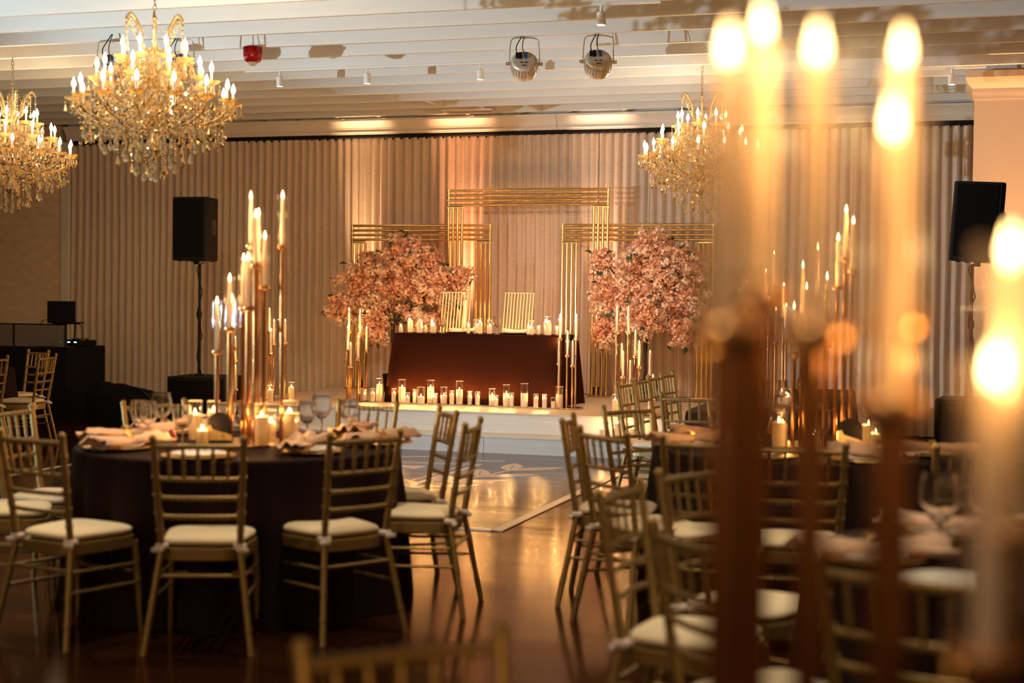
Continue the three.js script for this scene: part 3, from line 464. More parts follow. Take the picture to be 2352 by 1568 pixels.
[[-1.02, -7.36, 1.1], [-0.74, -7.4, 1.05], [-0.42, -7.75, 1], [-1.2, -7.75, 1]].forEach(([x, z, k], i) => glass(['stemmed glass in front of the tall candle on the right table', 'large stemmed glass left of the black sign on the right table', 'stemmed glass right of the black sign on the right table', 'stemmed glass at the left of the right table'][i], x, TY, z, k));
sign('small black and gold arched sign on the table right of the aisle', -0.62, TY, -7.62, 0.1).scale.setScalar(1.15);
[[-1.4, -7.5, 0.3], [-0.98, -7.1, 1.2], [-0.5, -7.1, 1.9], [-1.36, -7.9, -0.3], [-0.22, -7.5, 2.6]].forEach(([x, z, a], i) => { charger(['gold charger plate at the left edge of the right table', 'gold charger plate under the glowing glasses on the right table', 'gold charger plate before the black sign on the right table', 'gold charger plate at the far left of the right table', 'gold charger plate at the far right side of the right table'][i], x, TY, z); napkin(['blush napkin at the left edge of the right table', 'blush napkin left of the candle on the right table', 'rolled blush napkin before the black sign on the right table', 'blush napkin heaped at the far left of the right table', 'pale napkin at the right side of the right table'][i], x + [0, -0.1, 0.06, 0, 0][i], TY + 0.018, z, a + 0.5, i + 1); });
// ----- table three, near right -----
const T3 = [0.28, -4.55];
roundCloth('round table under a dark cloth at lower right, cut by the picture edge', ...T3, 0.78, 3);
chair(-1.09, -4.65, ...T3, 'gold chair facing right beside the aisle with a knotted cushion tie', -0.05);
chair(-0.7, -3.8, ...T3, 'gold chair with pale curved slats at lower right behind the thickest rod', 0.1);
chair(-0.17, -3.47, ...T3, 'gold chair at the bottom right, its top rail between two blurred rods', 0.05);
chair(-0.98, -5.25, ...T3, 'gold chair with a pale round seat between the two left blurred rods', 0.1);
[[-0.07, -4.02, 1.1], [-0.3, -4.38, 0.5], [-0.1, -4.95, -0.3]].forEach(([x, z, a], i) => { charger(['bare copper-gold charger plate at lower right', 'gold charger plate under a big napkin at lower right', 'gold charger plate behind the wine glass at lower right'][i], x, TY, z); if (i) napkin(['', 'big blurred napkin with a yellow-gold ring at lower right', 'curled napkin behind the wine glass at lower right'][i], x, TY + 0.018, z, a, i); });
glass('blurred wine glass at lower right, left of the thick candle', -0.11, TY, -4.55, 1.2);
glass('blurred wine glass behind the lower right place setting', 0.02, TY, -4.72, 1.1);
// ----- long table, far right -----
{
  const c = thing('long_table', 'long table under a dark cloth at the right before the stage', 'table', [-1.45, 0, -11.4]);
  part('tablecloth', grid(120, 14, (u, v) => {
    const hw = 0.45, hd = 1.6, per = u * 4; let x, z; const q = Math.floor(per) % 4, f = per - Math.floor(per), e = 0.06;
    const t = u * 2 * Math.PI, cs = Math.cos(t), sn = Math.sin(t), k = 0.16; x = hw * Math.sign(cs) * Math.abs(cs) ** k; z = hd * Math.sign(sn) * Math.abs(sn) ** k;
    const y = v < 0.35 ? 0.762 : 0.762 * (1 - (v - 0.35) / 0.65) + 0.005, m = v < 0.35 ? v / 0.35 : 1 + 0.06 * (v - 0.35) / 0.65 * (1 + 0.8 * Math.sin(u * 180));
    return [x * Math.min(1, m) + (m > 1 ? (m - 1) * Math.sign(x) * 0.8 : 0), y, z * Math.min(1, m) + (m > 1 ? (m - 1) * Math.sign(z) * 0.8 : 0), u * 5, y];
  }, true), M.cloth, c);
  part('table_top', box(0.84, 0.03, 3.1, 0, 0.735, 0), M.black, c);
}
[[-2.47, -10.62, 'nearest'], [-2.46, -11.13, 'second'], [-2.46, -11.62, 'third'], [-2.46, -12.1, 'farthest']].forEach(([x, z, w], i) => chair(x, z, -1.4, z, `gold chair ${['nearest to us', 'second from the front', 'third from the front', 'farthest from us'][i]} of the four in line beside the long table`, -0.06));
chair(-1.75, -9.35, -1.6, -11, 'gold chair at the near end of the long table, before the stage', 0);
candelabra('gold candelabra of many clear tapers standing on the far long table', [-1.56, TY, -11.0], [
  [-0.2, 0.42, 0], [-0.13, 0.38, 0.08], [-0.1, 0.62, -0.06], [-0.06, 0.38, -0.02], [-0.05, 0.78, 0.05], [0.0, 0.55, 0.09], [0.02, 0.38, 0.03], [0.04, 0.7, -0.05], [0.08, 0.5, 0.06], [0.1, 0.83, -0.02], [0.13, 0.42, 0.05], [0.17, 0.6, -0.05], [0.2, 0.45, 0.02], [-0.16, 0.55, -0.07]], { r: 0.01 });
[[-1.5, -10.44, 0.17, 0.12, 0.04], [-1.36, -10.8, 0.14, 0.09, 0.03], [-1.56, -10.9, 0.14, 0.09, 0.03], [-1.28, -10.5, 0.13, 0.08, 0.028]].forEach(([x, z, hg, hw, r], i) => pillar(r, hg, hw, true, ['stout glass-cased candle at the near end of the long table', 'glass-cased candle at the foot of the long table candelabra', 'glass-cased candle left of the long table candelabra', 'small glass-cased candle at the right of the long table'][i], [x, TY, z], 'glass-cased candles on the long table'));
[[-1.42, -10.35], [-1.3, -10.3], [-1.2, -10.7]].forEach(([x, z], i) => glass(['stemmed glass nearest on the long table', 'stemmed glass beside the stout candle on the long table', 'stemmed glass at the right of the long table candelabra'][i], x, TY, z));
napkin('pale napkin on the long table near the candelabra', -1.2, TY, -10.15, 0.5, 1);
// ----- table far left -----
{
  const t = [-9.75, -12.2];
  roundCloth('round table under a dark cloth at the far left, before the black booth', ...t, 0.78, 5);
  chair(-9.28, -13.3, ...t, 'gold chair facing us behind the far left table', 0);
  chair(-8.55, -12.4, ...t, 'gold chair facing left, in full view beside the far left table', 0.02);
  chair(-8.72, -11.75, ...t, 'gold chair at the far left, cut by the picture edge, cream seat visible', 0.05);
  napkin('orange-lit napkin on the far left table at the picture edge', -9.35, TY + 0.02, -11.95, 0.5, 2);
}
// ----- near table, under the foreground candelabra -----
const T4 = [-0.02, -1.42];
roundCloth('round table just below the picture, carrying the big blurred candelabra', ...T4, 0.72, 6);
chair(-0.952, -2.43, ...T4, 'large blurred gold chair back at the bottom centre', 0.0);
candelabra('huge out-of-focus candelabra of amber rods and candles in the right foreground', [-0.09, TY, -1.36], [
  [-0.124, 0.695, 0.06], [-0.05, 0.695, 0.045], [0.012, 0.632, 0.015], [0.111, 0.522, 0.0], [0.098, 0.42, 0.02], [-0.107, 0.725, -0.02], [-0.118, 0.62, -0.06], [0.016, 0.705, -0.05]], { r: 0.015, fl: 0.9, I: I_FLAME * 0.3, k: 1.2 });
[[-0.55, -1.3, 0.2], [-0.5, -1.72, 0.15]].forEach(([x, z, hg], i) => pillar(0.036, hg, hg - 0.06, true, ['unseen glass-cased candle below the picture, left of the big candelabra', 'unseen short glass-cased candle below the picture, lighting the big chair back'][i], [x, TY, z], 'unseen glass-cased candles on the near table'));  // candles out of view below the frame, placed to light the big chair back
// ---------- head table on the stage ----------
{
  const hx0 = -6.07, hx1 = -4.19, zF = -15.05, zB = -15.8, cx = (hx0 + hx1) / 2, SY = 0.371;
  const t = thing('head_table', 'long head table under a brown cloth on the stage', 'table', [cx, SY, (zF + zB) / 2]);
  const hw = (hx1 - hx0) / 2, hd = (zF - zB) / 2, H = 0.738;
  part('table_top', box(hw * 2 - 0.04, 0.03, hd * 2 - 0.04, 0, H - 0.02, 0), M.black, t);
  part('tablecloth', grid(240, 24, (u, v) => {
    const a = u * 2 * Math.PI, k = 0.1, cs = Math.cos(a), sn = Math.sin(a), x = hw * Math.sign(cs) * Math.abs(cs) ** k, z = hd * Math.sign(sn) * Math.abs(sn) ** k;
    if (v < 0.25) return [x * v * 4, H + 0.004, z * v * 4, x, z];
    const q = (v - 0.25) / 0.75, y = H * (1 - q) + 0.004, corner = Math.min(1, Math.abs(Math.sin(2 * a)) * 0.0 + Math.max(0, Math.abs(x) / hw + Math.abs(z) / hd - 1.72) * 3.6);
    const out = q * (0.02 + 0.1 * corner) + 0.012 * q * Math.sin(x * 9 + z * 11 + 3 * noise.noise(x * 2, z * 2, 1)) + 0.008 * Math.min(1, q * 8);
    const n = V(Math.abs(x) / hw > 0.995 ? Math.sign(x) : Math.abs(x / hw) ** 12 * Math.sign(x), 0, Math.abs(z) / hd > 0.995 ? Math.sign(z) : Math.abs(z / hd) ** 12 * Math.sign(z)).normalize();
    return [x + n.x * out, y, z + n.z * out, x + z, y];
  }, true), M.clothBrown, t);
  const Y = SY + H + 0.005;
  const L = [['glass-cased candle at the left end of the head table', -6.03, 0.098, 0.07, 0.024], ['tall glass-cased candle second from left on the head table', -5.945, 0.19, 0.13, 0.032], ['small glass-cased candle third from left on the head table', -5.885, 0.115, 0.086, 0.022], ['tall glass-cased candle fourth from left on the head table', -5.81, 0.19, 0.128, 0.033], ['small glass-cased candle fifth from left on the head table', -5.765, 0.09, 0.06, 0.023], ['glass-cased candle sixth from left on the head table', -5.71, 0.165, 0.125, 0.026], ['stout glass-cased candle at the right of the head table left group', -5.655, 0.15, 0.085, 0.032],
    ['left candle of the middle group on the head table', -5.275, 0.128, 0.094, 0.021], ['stout second candle of the middle group on the head table', -5.205, 0.155, 0.08, 0.034], ['tall third candle of the middle group on the head table', -5.12, 0.17, 0.13, 0.025], ['right candle of the middle group on the head table', -5.035, 0.155, 0.09, 0.031],
    ['left candle of the right group on the head table', -4.62, 0.125, 0.092, 0.023], ['second candle of the right group on the head table', -4.55, 0.155, 0.083, 0.027], ['small third candle of the right group on the head table', -4.49, 0.1, 0.078, 0.022], ['tall fourth candle of the right group on the head table', -4.425, 0.195, 0.14, 0.03], ['tallest stout candle of the right group on the head table', -4.365, 0.2, 0.132, 0.036], ['small candle at the right end of the head table', -4.285, 0.1, 0.07, 0.024]];
  L.forEach(([l, x, hg, hw2, r], i) => pillar(r, hg, hw2, true, l, [x, Y, -15.2 - 0.06 * ((i * 7) % 3)], 'candles on the head table'));
  glass('stemmed glass between left and middle candle groups on the head table', -5.57, Y, -15.26, 0.85);
  glass('stemmed glass right of the middle candles on the head table', -4.95, Y, -15.26, 0.95);
  for (const [x, n] of [[-5.42, 'left'], [-4.8, 'right']]) { const c = charger(`dark-looking gold charger at the ${n} seat of the head table`, x, Y, -15.4); napkin(`brown napkin on the ${n} charger of the head table`, x + 0.04, Y + 0.02, -15.4, 0.3, x < -5 ? 0 : 1).scale.setScalar(0.7); }
  // chairs with backs of upright gold bars
  const mk = (label, x) => {
    const c = thing('bar_back_chair', label, 'chair', [x, SY, -15.98], 0, 'gold bar-back chairs at the head table');
    const b = 0.0085, lean = (y) => -0.0 - (y - 0.45) * 0.12, w = 0.165, off = (y) => (y - 1.19) * 0.11;
    const bar = (x0, y0, x1, y1) => rod(V(x0, y0, lean(y0)), V(x1, y1, lean(y1)), b, b, 6);
    part('back_frame', mg([bar(-w + off(0.45) * 0.3, 0.45, -w, 1.19), bar(w + off(0.45) * 0.3, 0.45, w, 1.19), bar(-w, 1.19, w, 1.19)]), M.goldPale, c);
    for (let i = 1; i < 9; i++) { const xx = -w + (i / 9) * 2 * w; part('back_bar', bar(xx + off(0.45) * 0.3, 0.45, xx, 1.185), M.goldPale, c); }
    part('seat', rbox(0.42, 0.06, 0.42, 0.02, 0, 0.43, 0.2), M.white, c);
    for (const s of [-1, 1]) for (const z of [0.01, 0.39]) part('leg', rod(V(s * 0.19, 0, z), V(s * 0.19, 0.41, z), 0.01, 0.01, 6), M.gold, c);
    return c;
  };
  mk('gold chair with upright bar back behind the left of the head table', -5.69); mk('gold chair with upright bar back behind the right of the head table', -4.95);
}
// ---------- gold arches before the curtain ----------
function arch(label, x0, x1, yT, z, lift = 0) {
  const a = thing('gold_arch', label, 'arch', [(x0 + x1) / 2, 0.371, z]), w = (x1 - x0) / 2, H = yT - 0.371, r = 0.0185, d = 0.205, p = 0.0565;
  const bar = (A, B) => rod(V(...A), V(...B), r, r, 10);
  for (let i = 0; i < 4; i++) part('lintel_bar', bar([-w, H - r - i * p, 0], [w, H - r - i * p, 0]), M.gold, a);
  for (const s of [-1, 1]) {
    part('end_bar', bar([s * (w - r), H, 0], [s * (w - r), H - d, 0]), M.gold, a);
    part('post_cap', rbox(0.19, 0.026, 0.03, 0.008, s * (w - 0.095), H - d - 0.015, 0.0), M.gold, a);
    for (let i = 0; i < 4; i++) part('post_bar', bar([s * (w - r - i * p), H - d - 0.02, 0], [s * (w - r - i * p), 0.02, 0]), M.gold, a);
    part('foot', rbox(0.24, 0.02, 0.22, 0.004, s * (w - 0.095), 0.01, 0), M.goldCup, a);
  }
  return a;
}
arch('tallest gold bar arch, in the middle behind the head table', -6.13, -4.14, 2.79, -16.92);
arch('lower gold bar arch behind the left pink blossom tree', -7.42, -5.605, 2.385, -17.03);
arch('lower gold bar arch behind the right pink blossom tree', -4.745, -2.93, 2.38, -17.03);
// ---------- blossom trees ----------
const petal = (r, n, lift) => { const g = []; for (let i = 0; i < n; i++) { const s = grid(2, 2, (u, v) => { const w = (u - 0.5) * 0.9 * Math.sin(0.5 + v * 2.2); return [w * r, lift * v * v * r, v * r]; }); s.rotateY((i / n) * 2 * Math.PI); g.push(s); } return g; };
const clusterG = [0, 1, 2, 3, 4].map(() => { const g = []; for (let i = 0; i < 34; i++) { const f = mg(petal(rr(0.012, 0.017), 5, rr(0.2, 0.7))), d = V(rr(-1, 1), rr(-1, 1), rr(-1, 1)).normalize(); f.applyQuaternion(new THREE.Quaternion().setFromUnitVectors(V(0, 1, 0), d)); const k = rr(0.03, 0.066); f.translate(d.x * k, d.y * k, d.z * k); g.push(f); } return mg(g); });
const leafG = grid(2, 4, (u, v) => { const w = (u - 0.5) * 0.036 * Math.sin(Math.PI * Math.min(1, v * 0.93 + 0.06)); return [w, 0.012 * Math.abs(u - 0.5) + 0.012 * Math.sin(v * 3), v * 0.062]; });
function blossomTree(label, x, z, cy, blobs, sd, trunk) {
  seed = sd; const t = thing('blossom_tree', label, 'tree', [x, 0.371, z]);
  part('pot', lathe([[0.001, 0], [0.13, 0], [0.15, 0.02], [0.17, 0.22], [0.16, 0.23], [0.14, 0.2], [0.001, 0.2]], 24), M.black, t);
  const fork = V(trunk[0], trunk[1] - 0.371, 0);
  part('trunk', tube([[0, 0.1, 0], [fork.x * 0.2 + 0.02, fork.y * 0.4, 0.01], [fork.x * 0.7 - 0.02, fork.y * 0.75, 0], [fork.x, fork.y, 0]], 0.024, 24, 8), M.bark, t);
  for (const [bx, by, bz, rx, ry] of blobs) part('branch', tube([[fork.x, fork.y - 0.03, 0], [fork.x * 0.6 + bx * 0.4 + rr(-0.05, 0.05), fork.y * 0.6 + (by - 0.371) * 0.4, bz * 0.3], [bx * 0.9, by - 0.371, bz]], 0.011, 16, 6), M.bark, t);
  const total = blobs.reduce((s, b) => s + b[3] * b[4], 0);
  for (const [bx, by, bz, rx, ry] of blobs) {
    const n = Math.round(297 * rx * ry / total);
    for (let i = 0; i < n; i++) {
      const d = V(rr(-1, 1), rr(-1, 1), rr(-0.6, 1)).normalize(), k = 0.5 + 0.52 * Math.pow(rnd(), 0.6), p = [bx + d.x * rx * k, by - 0.371 + d.y * ry * k, bz + d.z * 0.3 * k];
      const m = part('blossom_cluster', clusterG[i % 5], [M.blossomA, M.blossomA, M.blossomB, M.blossomC][i % 4], t, p, [rr(0, 6), rr(0, 6), rr(0, 6)]); m.scale.setScalar(rr(0.85, 1.3));
      if (i % 4 === 0) { const l = part('leaf', leafG, M.leaf, t, [p[0] + d.x * 0.055, p[1] + d.y * 0.055, p[2] + d.z * 0.06], [rr(-1.5, 1), rr(0, 6), rr(-1, 1)]); l.scale.setScalar(rr(1.1, 1.7)); }
    }
  }
  const fill = new THREE.InstancedMesh(clusterG[0], M.blossomB, 420), mt = new THREE.Matrix4(), e = new THREE.Euler(); fill.name = 'inner_blossoms'; fill.userData.kind = 'stuff';
  for (let i = 0; i < 420; i++) { const b = blobs[Math.floor(Math.pow(rnd(), 1.5) * blobs.length)], d = V(rr(-1, 1), rr(-1, 1), rr(-1, 1)), k = 0.72 * Math.sqrt(rnd()) / Math.max(0.3, d.length()), q = rr(0.9, 1.3); mt.makeRotationFromEuler(e.set(rr(0, 6), rr(0, 6), rr(0, 6))).scale(V(q, q, q)).setPosition(b[0] + d.x * k * b[3], b[1] - 0.371 + d.y * k * b[4], b[2] + d.z * 0.26 * k); fill.setMatrixAt(i, mt); }
  t.add(fill);
  return t;
}
blossomTree('pink blossom tree on the stage left of the head table', -6.55, -16.4, 1.7, [[0.05, 1.72, 0, 0.4, 0.42], [-0.42, 1.6, 0, 0.36, 0.32], [0.5, 1.62, 0, 0.36, 0.28], [0.1, 2.05, 0, 0.2, 0.24], [0.35, 1.95, 0, 0.22, 0.18], [-0.65, 1.35, 0.05, 0.22, 0.2], [-0.2, 1.15, 0.1, 0.22, 0.24], [0.42, 1.2, 0.05, 0.3, 0.2], [-0.35, 1.92, 0, 0.14, 0.1], [0.75, 1.75, 0, 0.16, 0.12]], 11, [-0.05, 1.2]);
blossomTree('pink blossom tree on the stage right of the head table', -3.6, -16.4, 1.7, [[0.05, 1.75, 0, 0.4, 0.42], [-0.35, 1.55, 0, 0.3, 0.3], [0.4, 1.6, 0, 0.32, 0.36], [0.1, 2.1, 0, 0.24, 0.2], [0.45, 1.15, 0, 0.16, 0.2], [-0.4, 1.15, 0.05, 0.2, 0.2], [-0.5, 1.93, 0, 0.14, 0.12], [0.0, 1.3, 0.1, 0.34, 0.2], [0.5, 1.95, 0, 0.18, 0.2]], 23, [0.06, 1.25]);
// ---------- candelabra and candles standing on the stage ----------
candelabra('gold floor candelabra on the stage left of the head table, before the blossom tree', [-6.47, 0.371, -14.98], [[-0.065, 0.73, 0.02], [0.055, 0.72, 0], [-0.06, 0.54, 0.06], [0.11, 0.53, -0.05], [0.06, 0.44, 0.06], [-0.11, 0.44, -0.04], [-0.01, 0.36, 0.1]], { ring: true });
candelabra('gold floor candelabra at the right end of the head table', [-4.07, 0.371, -14.95], [[-0.09, 0.7, 0.02], [0.07, 0.7, -0.02], [0, 0.53, 0.06], [-0.12, 0.44, -0.05], [0.06, 0.43, 0.07]], { });
candelabra('gold floor candelabra on the stage before the right blossom tree, above the chairs', [-3.32, 0.371, -14.5], [[-0.14, 0.79, 0], [-0.03, 0.79, -0.03], [0.06, 0.56, 0.04], [0.08, 0.45, -0.05], [-0.06, 0.35, 0.05], [0.2, 0.36, 0], [0.02, 0.26, 0.08], [0.22, 0.12, -0.06], [-0.1, 0.42, -0.06]], { });
candelabra('slender gold floor candelabra at the left of the stage, seen behind the table candelabra', [-7.28, 0.371, -14.75], [[-0.1, 0.72, 0], [-0.02, 0.6, 0.05], [0.03, 0.86, 0], [0.07, 0.6, -0.04], [-0.05, 0.5, 0.06]], { r: 0.0085 });
candelabra('low gold floor candelabra at the stage edge beside the black subwoofer', [-7.45, 0.371, -14.28], [[-0.09, 0.42, 0], [0.06, 0.44, 0.03], [-0.06, 0.12, 0.05], [0.1, 0.18, -0.04]], { r: 0.0085 });
[[-7.42, -14.47, 0.12, 0.08, 0.027], [-7.3, -14.62, 0.16, 0.11, 0.03], [-7.2, -14.42, 0.18, 0.13, 0.035], [-7.09, -14.7, 0.2, 0.15, 0.036]].forEach(([x, z, hg, hw, r], i) => pillar(r, hg, hw, true, ['short glass-cased candle leftmost on the left end of the stage', 'glass-cased candle second from left on the left end of the stage', 'glass-cased candle third from left on the left end of the stage', 'tall glass-cased candle alone at the left of the stage, right of the table candelabra'][i], [x, 0.371, z], 'candles on the left end of the stage'));
[[-3.42, 0.371, -14.32, 0.2, 0.15, 0.036], [-3.22, 0.371, -14.3, 0.15, 0.1, 0.03], [-3.08, 0.371, -14.42, 0.24, 0.16, 0.04], [-3.46, 0.173, -13.95, 0.13, 0.09, 0.028], [-3.3, 0.173, -13.92, 0.2, 0.15, 0.036], [-3.16, 0.173, -13.95, 0.14, 0.1, 0.03]].forEach(([x, y, z, hg, hw, r], i) => pillar(r, hg, hw, true, [`glass-cased candle left of three on the stage behind the line of chairs`, 'glass-cased candle middle of three on the stage behind the line of chairs', 'glass-cased candle right of three on the stage behind the line of chairs', 'glass-cased candle left of three on the lower step behind the chairs', 'glass-cased candle middle of three on the lower step behind the chairs', 'glass-cased candle right of three on the lower step behind the chairs'][i], [x, y, z], 'candles on the stage steps behind the line of chairs'));
// uplights on the stage floor, grazing the curtain
for (const [x, z, w, c, I] of [[-7.335, -17.13, 'the left gold arch', [1, 0.6, 0.3], 170], [-6.05, -17.1, 'the middle gold arch, left post', [1, 0.42, 0.2], 210], [-4.3, -17.1, 'the right post of the tallest arch', [1, 0.62, 0.38], 110]]) {
  const u = thing('uplight', `small uplight on the stage floor behind ${w}`, 'uplight', [x, 0.371, z]);
  part('housing', lathe([[0.001, 0], [0.055, 0], [0.06, 0.02], [0.06, 0.1], [0.052, 0.1], [0.05, 0.088]], 20), M.black, u);
  part('lens', cyl(0.05, 0.05, 0.006, 20, 0, 0.086), std({ color: 0, emissive: new THREE.Color(...c), emissiveIntensity: 6 }), u);
  spot(u, [0, 0.105, 0], [0.0, 3.2, -0.27], new THREE.Color(...c), I, 0.17, 1, 2);
}
{
  const u = thing('uplight', 'unseen uplight on the floor, lighting the right column orange', 'uplight', [0.55, 0, -14.45]);  // out of view, placed to light the column from below
  part('housing', lathe([[0.001, 0], [0.055, 0], [0.06, 0.02], [0.06, 0.1], [0.052, 0.1], [0.05, 0.088]], 20), M.black, u);
  part('lens', cyl(0.05, 0.05, 0.006, 20, 0, 0.086), std({ color: 0, emissive: new THREE.Color(1, 0.45, 0.2), emissiveIntensity: 6 }), u);
  spot(u, [0, 0.105, 0], [0.05, 3.2, -0.5], new THREE.Color(1, 0.5, 0.22), 95, 0.5, 0.9, 2);
}
// ---------- sound gear ----------
function speaker(label, pos, turn, tilt) {
  const s = thing('loudspeaker', label, 'loudspeaker', pos, turn);
  const fp = [[-0.19, 0.17], [0.19, 0.17], [0.21, 0.14], [0.15, -0.18], [-0.15, -0.18], [-0.21, 0.14]];
  const g = extrude(fp.map(([x, z]) => [x, -z]), 0.68, 0.012); g.rotateX(-Math.PI / 2); 
  const body = part('cabinet', at(g, 0, 0.02, 0), M.black, s), sub = [];
  part('grille', rbox(0.36, 0.64, 0.016, 0.006, 0, 0.37, 0.185), M.blackSoft, s);
  for (const x of [-1, 1]) { part('handle', rbox(0.02, 0.17, 0.1, 0.008, x * 0.196, 0.38, -0.02), M.blackGloss, s); part('foot', cyl(0.02, 0.02, 0.02, 10, x * 0.15, 0, 0.1), M.black, s); part('foot', cyl(0.02, 0.02, 0.02, 10, x * 0.12, 0, -0.14), M.black, s); }
  part('pole_socket', cyl(0.03, 0.03, 0.05, 12, 0, -0.03, 0), M.black, s);
  s.rotation.order = 'YXZ'; s.rotation.z = tilt; return s;
}
function pole(label, pos, h) {
  const p = thing('speaker_pole', label, 'pole', pos);
  part('pole', mg([cyl(0.0175, 0.0175, h * 0.55, 12), cyl(0.014, 0.014, h * 0.46, 12, 0, h * 0.54, 0)]), M.black, p);
  part('collar', mg([cyl(0.026, 0.026, 0.07, 12, 0, h * 0.52, 0), cyl(0.05, 0.05, 0.015, 12)]), M.black, p);
  const pts = []; for (let i = 0; i <= 26; i++) { const t = i / 26, a = t * 16, r = 0.024 + 0.006 * Math.sin(i * 2.3); pts.push([r * Math.cos(a), 0.02 + (h - 0.04) * t, r * Math.sin(a)]); } pts.push([0.06, h + 0.02, 0.02]);
  part('cable', tube(pts, 0.006, 120, 5), M.black, p); return p;
}
function subwoofer(label, pos, turn, w, h, d) {
  const s = thing('subwoofer', label, 'subwoofer', pos, turn);
  part('cabinet', rbox(w, h - 0.03, d, 0.015, 0, h / 2 + 0.012, 0), M.black, s); part('grille', rbox(w - 0.06, h - 0.1, 0.02, 0.006, 0, h / 2 + 0.01, d / 2 + 0.006), M.blackSoft, s);
  for (const x of [-1, 1]) { for (const z of [-1, 1]) part('foot', cyl(0.025, 0.025, 0.03, 8, x * (w / 2 - 0.06), 0, z * (d / 2 - 0.06)), M.black, s); part('handle', rbox(0.016, 0.06, 0.18, 0.006, x * (w / 2 + 0.002), h * 0.62, 0), M.blackGloss, s); }
  return s;
}
subwoofer('black subwoofer box on the floor at left, under the loudspeaker pole', [-8.27, 0, -15.0], 0.1, 0.68, 0.6, 0.62);
pole('black pole with a wound cable rising from the left subwoofer', [-8.37, 0.6, -15.0], 1.24);
speaker('black loudspeaker on a pole left of the stage', [-8.41, 1.87, -15.0], 0.02, 0);
subwoofer('black subwoofer box at right, behind the blurred candles', [-0.06, 0, -14.0], -0.1, 0.62, 0.66, 0.55);
pole('black pole with looped cable rising from the right subwoofer', [-0.1, 0.66, -14.0], 1.19);
speaker('tilted black loudspeaker on a pole at upper right before the column', [-0.06, 1.86, -14.0], -0.2, -0.06);
{
  const b = thing('equipment_bag', 'slumped black cloth bag over gear on the floor, left of the subwoofer', 'bag', [-9.5, 0, -15.3]);
  part('bag', grid(40, 20, (u, v) => { const t = u * 2 * Math.PI, k = Math.sin(v * Math.PI * 0.5), c = Math.cos(t), s = Math.sin(t), x = 0.44 * Math.sign(c) * Math.abs(c) ** 0.6 * Math.min(1, k * 1.25), z = 0.28 * Math.sign(s) * Math.abs(s) ** 0.6 * Math.min(1, k * 1.25), top = 0.5 - 0.14 * (x + 0.44) / 0.88 + 0.035 * noise.noise(x * 6, z * 6, 2); return [x + 0.03 * noise.noise(v * 5, t, 1), top * (1 - Math.pow(Math.max(0, k), 5)) + 0.002, z]; }, true), M.bag, b);
  part('strap', tube([[0.1, 0.43, 0.1], [0.3, 0.4, 0.16], [0.42, 0.3, 0.14], [0.45, 0.12, 0.1]], 0.014, 24, 6), M.blackGloss, b);
  const d = thing('dj_booth', 'tall black booth with a clear front screen at far left', 'booth', [-11.05, 0, -15.75]);
  part('front_panel', rbox(1.46, 0.84, 0.03, 0.006, 0, 0.42, 0.4), M.black, d);
  part('side_panel', box(0.03, 0.86, 0.8, 0.72, 0.43, 0), M.black, d); part('side_panel', box(0.03, 0.86, 0.8, -0.72, 0.43, 0), M.black, d);
  part('desk', rbox(1.46, 0.03, 0.8, 0.006, 0, 0.85, 0), M.blackGloss, d);
  for (const x of [-0.715, 0.0, 0.715]) part('screen_post', rbox(0.025, 0.27, 0.025, 0.004, x, 0.99, 0.4), M.blackGloss, d);
  part('top_bar', rbox(1.46, 0.02, 0.03, 0.004, 0, 1.125, 0.4), M.blackGloss, d);
  for (const x of [-0.357, 0.357]) part('clear_screen', box(0.69, 0.24, 0.006, x, 0.99, 0.4), M.acrylic, d);
  const k = thing('dj_controller', 'black mixing deck with small blue lights on the booth', 'mixer', [-10.6, 0.866, -15.75]);
  part('body', rbox(0.62, 0.07, 0.36, 0.015, 0, 0.035, 0), M.black, k); for (const x of [-0.2, 0.2]) part('platter', cyl(0.1, 0.1, 0.02, 24, x, 0.07, 0), M.blackGloss, k);
  for (const x of [0.05, 0.16, 0.25]) part('indicator', box(0.035, 0.012, 0.008, x, 0.05, 0.182), M.blueLed, k);
  const l = thing('laptop', 'open black laptop on its stand above the booth at far left', 'laptop', [-10.62, 0.94, -15.78], 0.15);
  part('stand', mg([tube([[-0.14, 0.0, 0.08], [-0.12, 0.1, 0.02], [-0.1, 0.19, -0.04]], 0.009), tube([[0.14, 0.0, 0.08], [0.12, 0.1, 0.02], [0.1, 0.19, -0.04]], 0.009), box(0.26, 0.01, 0.2, 0, 0.19, 0)]), M.black, l);
  part('keyboard_base', rbox(0.36, 0.016, 0.25, 0.005, 0, 0.203, 0), M.black, l); part('screen', rbox(0.36, 0.26, 0.012, 0.005, 0, 0.335, 0.13), M.black, l);
  const w = thing('cable', 'thin black cable looping beside the booth laptop', 'cable', [-10.62, 0.94, -15.75]);
  part('cable', mg([tube([[-0.18, 0.24, 0.05], [-0.28, 0.22, 0.05], [-0.33, 0.1, 0.05], [-0.3, -0.07, 0.05]], 0.005, 24, 5), tube([[0.18, 0.2, 0.05], [0.26, 0.17, 0.05], [0.28, 0.05, 0.05], [0.28, -0.07, 0.05]], 0.005, 24, 5)]), M.black, w);
}
